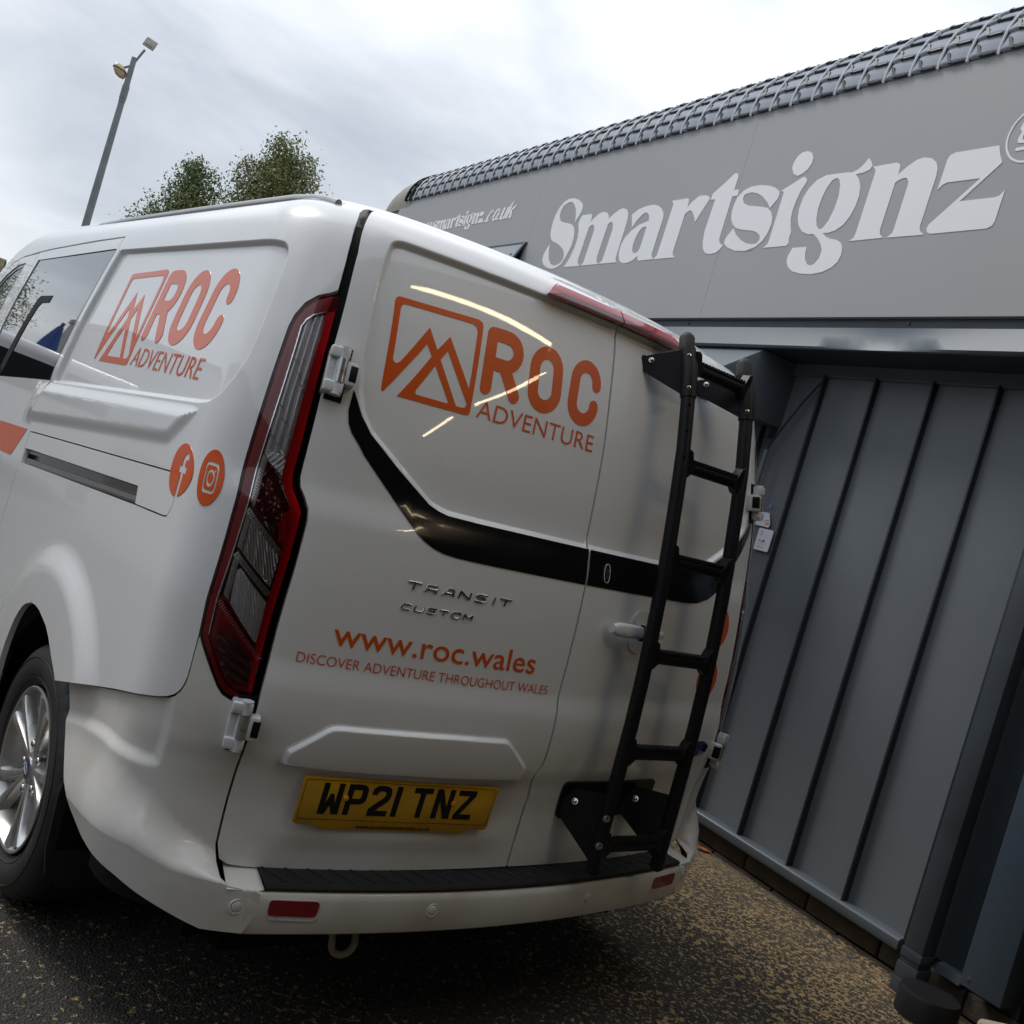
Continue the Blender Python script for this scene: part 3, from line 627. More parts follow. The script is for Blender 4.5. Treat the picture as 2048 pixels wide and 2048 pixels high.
# parking sensors
def disc_on(u,z,off,h=None):
    P=D(np.array([u]),np.array([z]),off,h)[0];n=SN(u,z);x=np.cross((0,0,1),n);x/=np.linalg.norm(x);return P,x,np.cross(n,x),n
def frame_obj(o,P,x,y,n): o.matrix_local=Matrix(((x[0],y[0],n[0],P[0]),(x[1],y[1],n[1],P[1]),(x[2],y[2],n[2],P[2]),(0,0,0,1)))
for u,z in ((-.7203,.4090),(-.2571,.4025),(.2571,.4025),(.7203,.4090)):
    P,x,y,n=disc_on(u,z,.0,h_bump) if abs(u)>.6 else disc_on(u,z,.0802)
    o=lathe('parking_sensor',[(-.002,.0175),(.0012,.0172),(.0020,.0160),(.0012,.0140),(-.0004,.0125),(-.0004,.0118),(.0020,.0110),(.0026,.0095),(.0026,.0001)],'bumper_paint',van,n=32,axis='Z')
    frame_obj(o,P,x,y,n)
# reflectors with their recess
RF=[(-.6556,.4030),(-.6550,.4240),(-.6506,.4285),(-.5488,.4270),(-.5434,.4200),(-.5472,.3935),(-.5560,.3915),(-.6534,.3945)]
for fl in (False,True):
    o=patch('reflector',rounded(RF,.004),'red_reflector',van,None,g=.012,off=.0835,lip=.006,flip=fl)
    patch('reflector_rim',rounded([(-.6565,.4030),(-.6560,.4255),(-.6500,.4305),(-.5475,.4285),(-.5405,.4200),(-.5395,.3870),(-.5560,.3800),(-.6500,.3830)],.006),'hinge_white',o,None,g=.012,off=.0815,lip=.004,flip=fl)
# towing eye
mb=MB();pts=[]
for k in range(13):
    t=math.pi*k/12;pts.append((-.398+.030*-math.cos(t),.04+.004*math.cos(t),.262-.030*math.sin(t)))
pts=[(-.432,.10,.33),(-.430,.05,.29)]+pts+[(-.366,.05,.29),(-.364,.10,.33)]
mb.tube(pts,.0088,10).build('towing_eye','tow_paint',van,smooth=True)
# mud flap
def flap(s):
    mb=MB();out=[(-.978,.50),(-.988,.44),(-.985,.30),(-.972,.235),(-.93,.200),(-.84,.190),(-.70,.190),(-.70,.52)]
    if s>0: out=[(-a,b) for a,b in out]
    mb.prism(out,lambda x,y,h:(x,.50+h-.10*(.5-y)*0,y),0,.012);mb.build('mud_flap','black_plastic',van,bevel=.003)
flap(-1);flap(1)
mb=MB();mb.prism([(.645,.69),(.60,.66),(.565,.56),(.565,.45),(.60,.45),(.60,.6),(.68,.70)],lambda a,b,h:(-.965+h,a,b),0,.02);mb.build('arch_liner','black_plastic',van)

# ------------------------------------------------------------------ tail lamps
def tail_lamp(fl):
    hs=patch('tail_lamp',LAMP,'red_dark',van,None,g=.03,off=-.020,lip=.03,flip=fl)
    if fl: hs['label']='right tail lamp, seen edge on'
    def pp(name,poly,mat,h=None,g=.012,off=-.012,lip=.006): return patch(name,poly,mat,hs,h,g=g,off=off,lip=lip,flip=fl)
    band=[(-.8385,1.738),(-.852,1.734),(-.8750,1.7205),(-.8965,1.697),(-.9090,1.666),(-.9130,1.638),(-.9130,1.50),(-.9125,1.36),(-.9130,1.23),(-.9115,1.03),(-.9080,.957),(-.9035,.947),(-.8690,.892),(-.8500,.8635),(-.8370,.8500),(-.8200,.8415),(-.7927,.8380),(-.7845,.8385),
          (-.7845,.8540),(-.8095,.8510),(-.8345,.8640),(-.8626,.8995),(-.8961,.9555),(-.8972,1.0364),(-.8945,1.15),(-.8935,1.2358),(-.8905,1.3627),(-.8900,1.5245),(-.8920,1.6037),(-.8945,1.6527),(-.8890,1.6690),(-.8769,1.6850),(-.8519,1.6990),(-.8339,1.7085)]
    pp('outer_band',band,'red_gloss',g=.014,off=-.005,lip=.010)
    pp('corner_block',[(-.848,1.7335),(-.8385,1.7375),(-.8345,1.709),(-.850,1.7025)],'red_dark',off=-.0045,g=.01,lip=.002)
    strip_=[(-.8526,1.6985),(-.8350,1.7070),(-.8300,1.6245),(-.8235,1.5146),(-.8165,1.3888),(-.8165,1.3350),(-.8110,1.3060),(-.7960,1.2810),(-.7845,1.2570),(-.7835,1.1931),(-.7835,1.06),(-.7840,.90),(-.7845,.856),(-.7925,.858),(-.7985,.957),(-.7985,1.0748),(-.8005,1.1724),(-.7985,1.2222),(-.8055,1.2606),(-.8299,1.3050),(-.8365,1.3248),(-.8370,1.3732),(-.8390,1.4400),(-.8425,1.5200),(-.8450,1.5773),(-.8478,1.6521)]
    pp('red_strip',strip_,'red_bright',g=.012,off=-.008)
    # three clear columns with little joggles, ribs standing proud
    ct=[(-.8770,1.6830),(-.8526,1.6970),(-.8485,1.6521),(-.8454,1.5773),(-.8429,1.4938),(-.8380,1.3920),(-.8372,1.3245),(-.8757,1.3529),(-.8880,1.3632),(-.8895,1.3700),(-.8885,1.4446),(-.8881,1.5259),(-.8915,1.6055),(-.8930,1.6549),(-.8880,1.6691)]
    def col(u,z):
        l=np.interp(z,[1.32,1.37,1.45,1.58,1.66,1.70],[-.8890,-.8890,-.8880,-.8900,-.8925,-.885]);r=np.interp(z,[1.32,1.39,1.49,1.58,1.66,1.70],[-.8372,-.838,-.8429,-.8454,-.849,-.8526])
        return (np.abs(u)*-1-l)/(r-l)
    def hcol(u,z):
        t=col(u,z);k=np.clip(t,0,.9999)*3;f=k-np.floor(k)
        return .0075*np.sqrt(np.clip(1-((f-.5)/.46)**2,0,1))-.002
    uu=np.concatenate([np.stack([np.interp(t,[0,1],[0,1])*0+(np.interp(zz,[1.32,1.37,1.45,1.58,1.66,1.70],[-.8890,-.8890,-.8880,-.8900,-.8925,-.885])*(1-t)+np.interp(zz,[1.32,1.39,1.49,1.58,1.66,1.70],[-.8372,-.838,-.8429,-.8454,-.849,-.8526])*t),zz],1) for zz in [np.arange(1.33,1.70,.007)] for t in np.arange(0,1.001,1/24)])
    patch('clear_column',ct,'lamp_clear',hs,hcol,g=.010,off=-.016,lip=.004,flip=fl,extra=uu)
    mb=MB()
    for k,zs in enumerate(((1.575,1.468,1.40),(1.548,1.438,1.385),(1.520,1.408,1.368))):
        for z0 in zs:
            l=np.interp(z0,[1.32,1.37,1.45,1.58,1.66,1.70],[-.8890,-.8890,-.8880,-.8900,-.8925,-.885]);r=np.interp(z0,[1.32,1.39,1.49,1.58,1.66,1.70],[-.8372,-.838,-.8429,-.8454,-.849,-.8526])
            a=l+(r-l)*(k/3+.03);b=l+(r-l)*(k/3+.26);c=l+(r-l)*(k/3+.31)
            P=[D(np.array([u]),np.array([z]),-.0075)[0] for u,z in ((a,z0+.008),(b,z0-.003),(c,z0+.004))]
            mb.tube(P,.0013,5)
    cm=mb
    if fl: cm.v=[(-x,y,z) for x,y,z in cm.v]
    cm.build('chrome_clip','lamp_chrome',hs)
    pp('foot_prism',[(-.8757,1.3515),(-.8365,1.3235),(-.8370,1.3560),(-.845,1.366),(-.8757,1.372)],'lamp_clear',lambda u,z:.003*np.abs(np.sin(np.abs(u)*260+z*200)),off=-.007,g=.004)
    pp('brake_chamber',[(-.8740,1.3495),(-.8360,1.3215),(-.8291,1.3045),(-.8052,1.2645),(-.7978,1.2185),(-.7995,1.1691),(-.8785,1.2439)],'red_dark',lambda u,z:.0012*np.sin(u*900)*np.sin(z*700),off=-.013,g=.006)
    pp('red_flare',[(-.823,1.235),(-.8060,1.262),(-.7985,1.23),(-.7995,1.175),(-.812,1.187)],'red_bright',lambda u,z:.0015*np.sin(u*700)*np.sin(z*900),off=-.0112,g=.005)
    # indicator and reversing chambers: fluted reflectors
    flute=lambda u,z:.0016*np.abs(np.sin((np.abs(u)*.93+z*.36)*math.pi/.0056))
    for nm,P,mt in (('indicator_chamber',[(-.8787,1.2235),(-.802,1.1547),(-.8025,1.0857),(-.878,1.1457)],'lamp_smoke'),('reversing_chamber',[(-.8781,1.1053),(-.8700,1.1110),(-.7995,1.0525),(-.7975,.9611),(-.8072,.9676),(-.8709,1.0345)],'lamp_clear')):
        x0,x1=min(a for a,_ in P),max(a for a,_ in P);z0,z1=min(b for _,b in P),max(b for _,b in P)
        k=np.arange((x0*-.93),(x1*-.93)) if False else None
        E=[]
        for c in np.arange(.05,2.0,.0014):
            pass
        gxx,gzz=np.meshgrid(np.arange(x0,x1,.0014),np.arange(z0,z1,.008));E=np.stack([gxx.ravel(),gzz.ravel()],1)
        patch(nm,P,mt,hs,flute,g=.006,off=-.014,lip=.004,flip=fl,extra=E)
    for P in ([(-.8868,1.3598),(-.8738,1.3495),(-.8781,1.246),(-.8924,1.2584)],[(-.8932,1.2323),(-.8794,1.2262),(-.8788,1.1484),(-.8906,1.155)],[(-.8911,1.1334),(-.8783,1.1271),(-.8745,1.0394),(-.8884,1.0498)]):
        pp('led_strip',P,'lamp_smoke',off=-.011,g=.01)
        mb=MB()
        za,zb=P[2][1],P[1][1]
        for z0 in np.arange(za+.006,zb-.002,.0062):
            t=(z0-za)/(zb-za);l=P[2][0]+(P[1][0]-P[2][0])*t
            a=D(np.array([l-.0085]),np.array([z0+.003]),-.0095)[0];b=D(np.array([l-.001]),np.array([z0]),-.0095)[0];mb.tube([a,b],.0013,4)
        if fl: mb.v=[(-x,y,z) for x,y,z in mb.v]
        mb.build('led_lens','lamp_led',hs)
    for A,B in (((-.8910,1.2365),(-.8005,1.1600)),((-.8895,1.1400),(-.7992,1.0690)),((-.8960,1.0360),(-.7830,.9280))):
        A=np.array(A);B=np.array(B);d=(B-A);L=np.linalg.norm(d);d/=L;n=np.array([-d[1],d[0]])
        q=[tuple(A+n*.0060),tuple(A-n*.0060),tuple(B-n*.0060),tuple(B+n*.0060)];low=A[1]<1.1
        pp('divider_bar',q,'lamp_chrome' if not low else 'red_bright',off=-.009,g=.012)
        mb=MB()
        for t in np.arange(.006,L-.004,.0058):
            c=A+d*t;p=[D(np.array([e[0]]),np.array([e[1]]),-.0078)[0] for e in (c+n*.0045,c-n*.0045)];mb.tube(p,.0011,4)
        if fl: mb.v=[(-x,y,z) for x,y,z in mb.v]
        mb.build('bar_rib','lamp_smoke' if not low else 'lamp_led',hs)
    rl=[(-.8959,1.0300),(-.8851,1.0290),(-.8664,1.0110),(-.7998,.9480),(-.7850,.9300),(-.7850,.9234),(-.7860,.8598),(-.7900,.8545),(-.8095,.8530),(-.8345,.8660),(-.8626,.9010),(-.8955,.9560)]
    pp('fog_chamber',rl,'red_gloss',off=-.013,g=.01)
    pp('fog_lens',rounded([(-.8830,.9650),(-.8550,.9750),(-.8100,.9350),(-.7930,.9150),(-.7930,.8720),(-.8150,.8640),(-.8400,.8760),(-.8700,.9250)],.012),'red_dark',lambda u,z:.0002*np.sin((np.abs(u)+z)*900),off=-.011,g=.006)
    pp('fog_flare',[(-.8835,1.0040),(-.8480,.9850),(-.8300,.9790),(-.8410,.9900),(-.8650,1.0085)],'red_bright',off=-.0105,g=.01)
    pp('edge_line',[(-.8955,.9575),(-.8940,.9590),(-.8965,1.034),(-.8885,1.3627),(-.8880,1.5245),(-.8900,1.6037),(-.8925,1.6527),(-.8870,1.6680),(-.8755,1.6835),(-.8519,1.6970),(-.8519,1.6990),(-.8769,1.6860),(-.8895,1.6697),(-.8950,1.6530),(-.8925,1.6037),(-.8903,1.5245),(-.8908,1.3627),(-.8990,1.0340)],'lamp_chrome',off=-.0050,g=.02,lip=.001)
    patch('lamp_lens',LAMP,'clear_lens',hs,None,g=.02,off=.0015,lip=.0,flip=fl)
    patch('lamp_gasket',[(a-.0035 if a<-.80 else a,b+(.0035 if b>1.7 else 0)) for a,b in LAMP],'seal_black',hs,None,g=.03,off=-.024,lip=.01,flip=fl)
tail_lamp(False);tail_lamp(True)

# ------------------------------------------------------------------ hinges
def hinge(u,z,s,low):
    P,x,y,n=disc_on(u,z,0);x=x*(1 if s<0 else -1)      # x towards the door middle
    if s>0: y=y; 
    yy=np.array((0,0,1.))-n*n[2];yy/=np.linalg.norm(yy);xx=np.cross(yy,n)*(1 if s<0 else -1)
    f=lambda a,b,c:P+xx*a+yy*b+n*c
    pt=mesh('hinge',*(lambda m:(m.v,m.f))(MB().add([f(*q) for q in box_vf(-.030,-.006,-.052,.052,-.02,.024)[0]],box_vf(0,1,0,1,0,1)[1]).add([f(*q) for q in box_vf(-.030,.014,.026,.052,.004,.032)[0]],box_vf(0,1,0,1,0,1)[1]).add([f(*q) for q in box_vf(-.030,.014,-.052,-.026,.004,.032)[0]],box_vf(0,1,0,1,0,1)[1])),'hinge_white',van,bevel=.004,seg=3)
    MB().tube([f(0,-.055,.020),f(0,.055,.020)],.0135,18).build('hinge_knuckle','hinge_white',pt,smooth=True)
    MB().tube([f(0.002,-.027,.0205),f(0.002,.027,.0205)],.0145,18).build('hinge_pin','hinge_steel',pt,smooth=True)
    MB().add([f(*q) for q in box_vf(.004,.036,-.028,.024,-.006,.030)[0]],box_vf(0,1,0,1,0,1)[1]).build('door_leaf','hinge_white',pt,bevel=.004)
    MB().add([f(*q) for q in box_vf(.020,.0375,-.020,.017,.010,.0315)[0]],box_vf(0,1,0,1,0,1)[1]).build('rubber_pad','seal_black',pt,bevel=.003)
    MB().add([f(*q) for q in box_vf(-.020,.020,-.064,.060,-.016,.001)[0]],box_vf(0,1,0,1,0,1)[1]).build('hinge_recess','seal_black',pt)
for s in (-1,1):
    hinge(s*.790,1.571,s,False);hinge(s*.789,.792,s,True)

# ------------------------------------------------------------------ print on the van
def projmap(src,dst):
    A=[];B=[]
    for (x,y),(u,v) in zip(src,dst):
        A+=[[x,y,1,0,0,0,-u*x,-u*y],[0,0,0,x,y,1,-v*x,-v*y]];B+=[u,v]
    h=np.linalg.lstsq(np.array(A,float),np.array(B,float),rcond=None)[0];H=np.append(h,1).reshape(3,3)
    def f(P):
        P=np.atleast_2d(np.array(P,float));q=np.c_[P,np.ones(len(P))]@H.T;return q[:,:2]/q[:,2:]
    return f
def ribbon(pts,w):
    """outline of a thick line with round ends"""
    pts=[np.array(p,float) for p in pts];L=[];Rr=[];n=len(pts)
    T=[]
    for i in range(n):
        d=pts[min(i+1,n-1)]-pts[max(i-1,0)];T.append(d/np.linalg.norm(d))
    for p,t in zip(pts,T):
        nn=np.array([-t[1],t[0]]);L.append(p+nn*w);Rr.append(p-nn*w)
    def capp(c,t,s):
        a0=math.atan2(t[1],t[0]);return [c+w*np.array([math.cos(a0+s*k),math.sin(a0+s*k)]) for k in np.linspace(math.pi/2,-math.pi/2,8)[1:-1]]
    return [tuple(q) for q in L+capp(pts[-1],T[-1],1)+Rr[::-1]+[c for c in capp(pts[0],-T[0],1)]]
def arc(cx,cz,rx,rz,a0,a1,k=12): return [(cx+rx*math.cos(R_(a)),cz+rz*math.sin(R_(a))) for a in np.linspace(a0,a1,k)]
LOGO_O=[(-.7255,1.7757),(-.7245,1.784),(-.7195,1.7887),(-.60,1.7935),(-.49,1.7987),(-.4765,1.7945),(-.4716,1.7833),(-.4539,1.5740),(-.4560,1.5680),(-.4652,1.5654),(-.6517,1.5625),(-.6272,1.6081),(-.5944,1.6755),(-.6146,1.7004),(-.6878,1.5641),(-.6925,1.5650),(-.6952,1.5731)]
LOGO_H=[[(-.7074,1.7622),(-.7060,1.7705),(-.6992,1.7753),(-.5036,1.7835),(-.4920,1.7795),(-.4853,1.7676),(-.4725,1.6278),(-.5590,1.7347),(-.5843,1.6946),(-.6195,1.7404),(-.6695,1.6408),(-.6778,1.6346),(-.6869,1.639),(-.6898,1.6445)],
        [(-.5695,1.6744),(-.5556,1.6996),(-.4681,1.5915),(-.4700,1.5830),(-.4773,1.5800),(-.4960,1.5794)],
        [(-.5783,1.6573),(-.6090,1.5900),(-.6100,1.5820),(-.6051,1.5784),(-.5167,1.5797)]]
R1_=[(-.4385,1.778),(-.4340,1.715),(-.4275,1.643)]
R2_=[(-.4320,1.7790),(-.395,1.7800),*arc(-.387,1.7430,.0385,.0365,85,-80,12),(-.428,1.7068)]
R3_=[(-.3850,1.7060),(-.3600,1.672),(-.3385,1.6425)]
def O_(cx,c0,c1,rx): return [*arc(cx+.004,c1,rx,.040,0,180,14),*arc(cx-.002,c0,rx,.040,180,360,14)]
Oc=[*arc(-.2480,1.7370,.0405,.0415,0,180,14),*arc(-.2440,1.6830,.0405,.0400,180,360,14)]
C_=[*arc(-.1015,1.7410,.0410,.0400,-4,180,14),*arc(-.1035,1.6830,.0405,.0405,180,362,14)]
ROCW=.0165
def text_mesh(s,size=1.0,shear=0,bold=0,sp=1.0,res=4):
    c=bpy.data.curves.new('t','FONT');c.body=s;c.size=1.0;c.shear=shear;c.space_character=sp;c.resolution_u=res;c.offset=bold
    o=bpy.data.objects.new('t',c);COL.objects.link(o);dg=bpy.context.evaluated_depsgraph_get();me=bpy.data.meshes.new_from_object(o.evaluated_get(dg))
    V=np.array([v.co[:2] for v in me.vertices]);F=[tuple(p.vertices) for p in me.polygons]
    bpy.data.objects.remove(o);bpy.data.curves.remove(c);bpy.data.meshes.remove(me);return V,F
def text_on(name,s,mat,parent,src_box,dst,fn,shear=0,bold=0,depth=0,sp=1.0,off_fn=None):
    """flat lettering laid on a surface: text bounding box (baseline..cap height) -> 4 target points (BL,BR,TR,TL)"""
    V,F=text_mesh(s,shear=shear,bold=bold,sp=sp);x0,x1=V[:,0].min(),V[:,0].max();y0,y1=src_box
    f=projmap([(x0,y0),(x1,y0),(x1,y1),(x0,y1)],dst);Q=f(V);P=fn(Q[:,0],Q[:,1],0.)
    vs=P.tolist();fs=[tuple(q) for q in F]
    if depth:
        B=fn(Q[:,0],Q[:,1],-depth);n=len(vs);vs+=B.tolist()
        cnt={}
        for q in F:
            for i in range(len(q)):
                e=(q[i],q[(i+1)%len(q)]);cnt[e]=1
        for a,b in list(cnt):
            if (b,a) not in cnt: fs.append((a,b,b+n,a+n)[::-1])
    me=bpy.data.meshes.new(name);me.from_pydata(vs,[],fs);me.update();return link(name,me,mat,parent)
dfn=lambda off,h=h_door:(lambda u,z,e:D(np.asarray(u),np.asarray(z),off+e,h))
CAP=(0.0,0.695)
def logo(mapf,hf,parent,shade=''):
    T=lambda P:[tuple(q) for q in mapf(P)]
    o=patch('logo_mountain',T(LOGO_O),'orange_vinyl',parent,hf,g=.03,off=.0010,lip=.0008,holes=[T(h) for h in LOGO_H])
    k=0
    for nm,P in (('logo_letter',R1_),('logo_stroke',R2_),('logo_stroke',R3_)):
        q=patch('logo_letter',T(ribbon(P,ROCW)),'orange_vinyl',parent,hf,g=.03,off=.0010+.00012*k,lip=.0008);k+=1
    rg=lambda P,w,s:[(p[0]+s*w*n[0],p[1]+s*w*n[1]) for p,n in zip(P,nrm(P))]
    def nrm(P):
        P=np.array(P);t=np.roll(P,-1,0)-np.roll(P,1,0);t/=np.linalg.norm(t,axis=1,keepdims=True);return np.stack([t[:,1],-t[:,0]],1)
    patch('logo_letter',T(rg(Oc,ROCW,1)),'orange_vinyl',parent,hf,g=.03,off=.0010,lip=.0008,holes=[T(rg(Oc,ROCW,-1))])
    patch('logo_letter',T(ribbon(C_,ROCW)),'orange_vinyl',parent,hf,g=.03,off=.0010,lip=.0008)
    d=T([(-.4352,1.5685),(-.0440,1.5685),(-.0440,1.6120),(-.4352,1.6116)])
    text_on('logo_wording','ADVENTURE','orange_vinyl',parent,CAP,d,dfn(.0012,hf),bold=-.006)
ident=lambda P:np.atleast_2d(np.array(P,float))
logo(ident,h_door,rdl)
fside=projmap([(-.7195,1.7887),(-.4539,1.5675),(-.6195,1.7404),(-.6878,1.5641),(-.1095,1.7951),(-.4352,1.5685),(-.0456,1.5686),(-.5590,1.7347),(-.6517,1.5625),(-.4716,1.79)],
              [(-2.0528,1.7560),(-1.7535,1.4747),(-1.9240,1.6893),(-2.0705,1.4730),(-1.2452,1.7640),(-1.7384,1.478),(-1.2107,1.4830),(-1.8572,1.6843),(-2.0274,1.4713),(-1.7300,1.7600)])
logo(fside,h_side,body)
text_on('web_address','www.roc.wales','orange_vinyl',rdl,(0,.52),[(-.6500,.9905),(-.1040,.9890),(-.1060,1.0290),(-.6540,1.0300)],dfn(.0012),bold=.004)
text_on('slogan','DISCOVER ADVENTURE THROUGHOUT WALES','orange_vinyl',rdl,CAP,[(-.7190,.9415),(-.0455,.9400),(-.0465,.9630),(-.7200,.9645)],dfn(.0012),bold=-.008)
# round social signs
def social(kind,cu,cz,ru,rz,parent,hf,fl=1):
    E=lambda a,b:(cu+a*ru,cz+b*rz)
    circ=[E(math.cos(t),math.sin(t)) for t in np.linspace(0,2*math.pi,49)[:-1]]
    if kind=='f':
        L=[(.02,-1.0),(.02,-.08),(-.20,-.08),(-.20,.16),(.02,.16),(.02,.32),(.06,.50),(.18,.62),(.36,.66),(.52,.64),(.52,.42),(.40,.43),(.31,.40),(.27,.32),(.27,.16),(.50,.16),(.46,-.08),(.27,-.08),(.27,-.965)]
        circ=[E(math.cos(t),math.sin(t)) for t in np.linspace(math.asin(-.965),2*math.pi+math.asin(-1.0)+.02,46)]
        P=circ+[E(a,b) for a,b in L]
        patch('social_sticker',P,'orange_vinyl',parent,hf,g=.02,off=.0011,lip=.0008)
    else:
        def rr(s,r): return [E(a,b) for a,b in rounded([(-s,-s),(s,-s),(s,s),(-s,s)],r,5)]
        ci=lambda r,x=0,y=0:[E(x+r*math.cos(t),y+r*math.sin(t)) for t in np.linspace(0,2*math.pi,25)[:-1]]
        patch('social_sticker',circ,'orange_vinyl',parent,hf,g=.02,off=.0011,lip=.0008,holes=[rr(.55,.28)])
        patch('social_sticker',rr(.43,.20),'orange_vinyl',parent,hf,g=.02,off=.0011,lip=.0008,holes=[ci(.32),ci(.07,.28,.28)])
        patch('social_sticker',ci(.20),'orange_vinyl',parent,hf,g=.02,off=.0011,lip=.0008)
social('f',-1.1125,1.2720,.062,.0605,body,h_side);social('i',-.9920,1.2785,.036,.0615,body,h_side)
social('f',.6500,1.1775,.0570,.0620,rdr,h_door);social('i',.6350,1.0165,.0570,.0610,rdr,h_door)
# chrome model lettering, drawn with strokes
SF={'T':[[(0,1),(1,1)],[(.5,1),(.42,0)]],'R':[[(0,0),(.1,1),(.9,1),(.95,.75),(.85,.45),(.05,.45)],[(.55,.45),(.9,0)]],'A':[[(0,0),(.42,.95),(.70,1),(.86,.9),(.92,0)],[(.28,.38),(.88,.38)]],'N':[[(0,0),(.08,1)],[(.08,1),(.85,0)],[(.85,0),(.93,1)]],
    'S':[[(.95,1),(.18,1),(.08,.75),(.2,.55),(.78,.48),(.88,.25),(.76,0),(0,0)]],'I':[[(.5,0),(.55,1)]],'C':[[(.95,1),(.2,1),(.06,.8),(.0,.2),(.1,0),(.85,0)]],'U':[[(.08,1),(0,.2),(.12,0),(.75,0),(.88,.2),(.95,1)]],'O':[[(.5,1),(.15,1),(.04,.8),(0,.2),(.1,0),(.8,0),(.93,.2),(.98,.8),(.88,1),(.5,1)]],'M':[[(0,0),(.06,1)],[(.06,1),(.5,.35)],[(.5,.35),(.96,1)],[(.96,1),(.92,0)]]}
def stroke_word(w,u0,u1,z0,z1,name,r):
    n=len(w);cw=[.45 if c=='I' else 1. for c in w];tot=sum(cw)+.32*(n-1);sc=(u1-u0)/tot;x=u0
    for c,k in zip(w,cw):
        mb=MB()
        for st in SF[c]:
            pts=[]
            for i in range(len(st)-1):
                for t in np.linspace(0,1,3 if abs(st[i][0]-st[i+1][0])>.4 else 2)[:-1]: pts.append((st[i][0]+(st[i+1][0]-st[i][0])*t,st[i][1]+(st[i+1][1]-st[i][1])*t))
            pts.append(st[-1]);q=[((p[0] if c!='I' else p[0]-.25)*sc+x,z0+p[1]*(z1-z0)) for p in pts]
            P=D(np.array([a for a,_ in q]),np.array([b for _,b in q]),.0015,h_door);mb.tube(P,r,6,squash=(1.0,1.0))
        mb.build(name,'badge_metal',rdl,smooth=True,auto=60);x+=(k+.32)*sc
stroke_word('TRANSIT',-.5150,-.2270,1.1438,1.1602,'badge_letter',.0024);stroke_word('CUSTOM',-.5160,-.3270,1.0965,1.1085,'badge_letter',.0019)

# ------------------------------------------------------------------ number plate
pP=[D(np.array([u]),np.array([z]),o_)[0] for u,z,o_ in ((-.627,.598,.0205),(-.119,.598,.0205),(-.119,.6955,.014),(-.629,.6945,.014))]
PLH=.079/ .083
def plate_fn(x,y,e):   # x 0..520, y 0..111+ mm in plate space
    x=np.asarray(x,float)/510.;y=(np.asarray(y,float)-12)/99.;a=np.array(pP[0]);b=np.array(pP[1]);c=np.array(pP[2]);d=np.array(pP[3])
    P=a[None]*((1-x)*(1-y))[:,None]+b[None]*(x*(1-y))[:,None]+c[None]*(x*y)[:,None]+d[None]*((1-x)*y)[:,None]
    n=np.cross(b-a,d-a);n/=np.linalg.norm(n);return P+n*np.asarray(e)
pl=[(-1,-5),(9,-9),(52,-9),(68,-20),(442,-20),(460,-9),(503,-9),(511,-3),(512,104),(505,111),(4,111),(-2,105)]
mb=MB();n_=len(pl);fr=plate_fn([p[0] for p in pl],[p[1] for p in pl],0);bk=plate_fn([p[0] for p in pl],[p[1] for p in pl],-.004)
mb.add(list(fr)+list(bk),[tuple(range(n_)),tuple(range(n_,2*n_))[::-1]]+[(i,(i+1)%n_,n_+(i+1)%n_,n_+i) for i in range(n_)])
plate=mb.build('number_plate','plate_yellow',rdl,bevel=.001)
def flat2(name,polys,mat,parent,fn,e=.0006,depth=.0004):
    vs=[];fs=[]
    for P in polys:
        b=len(vs);k=len(P);A=fn([p[0] for p in P],[p[1] for p in P],e);B=fn([p[0] for p in P],[p[1] for p in P],e-depth)
        vs+=list(A)+list(B);fs+=[tuple(range(b,b+k)),tuple(range(b+k,b+2*k))[::-1]]+[(b+i,b+(i+1)%k,b+k+(i+1)%k,b+k+i) for i in range(k)]
    return mesh(name,vs,fs,mat,parent)
CWF={'W':[[(0,79),(0,0),(17,0),(25,24),(33,0),(50,0),(50,79),(36.5,79),(36.5,26),(29.5,52),(20.5,52),(13.5,26),(13.5,79)]],
 'P':[[(0,0),(14,0),(14,28),(34,28),(44,31),(49,37),(50,46),(50,62),(48,71),(42,77),(34,79),(0,79),(0,65),(14,65),(32,65),(36,62),(36,46),(33,42),(14,42),(14,65),(0,65)]],
 '2':[[(0,0),(50,0),(50,14),(18,14),(44,38),(49,46),(50,54),(50,62),(47,71),(40,77),(30,79),(18,79),(9,77),(2,71),(0,60),(0,55),(14,55),(15,61),(19,65),(30,65),(35,62),(36,55),(32,48),(0,18)]],
 '1':[[(0,0),(14,0),(14,79),(0,79)]],'T':[[(18,0),(32,0),(32,65),(50,65),(50,79),(0,79),(0,65),(18,65)]],
 'N':[[(0,0),(14,0),(14,48),(34,0),(50,0),(50,79),(36,79),(36,31),(16,79),(0,79)]],'Z':[[(0,0),(50,0),(50,14),(17,14),(50,66),(50,79),(0,79),(0,65),(33,65),(0,13)]]}
x=50
for ch,adv in (('W',61),('P',61),('2',61),('1',47),('T',61),('N',61),('Z',61)):
    flat2('plate_character',[[(p[0]+x,p[1]+19) for p in P] for P in CWF[ch]],'plate_black',plate,plate_fn,.0010,.0006);x+=adv
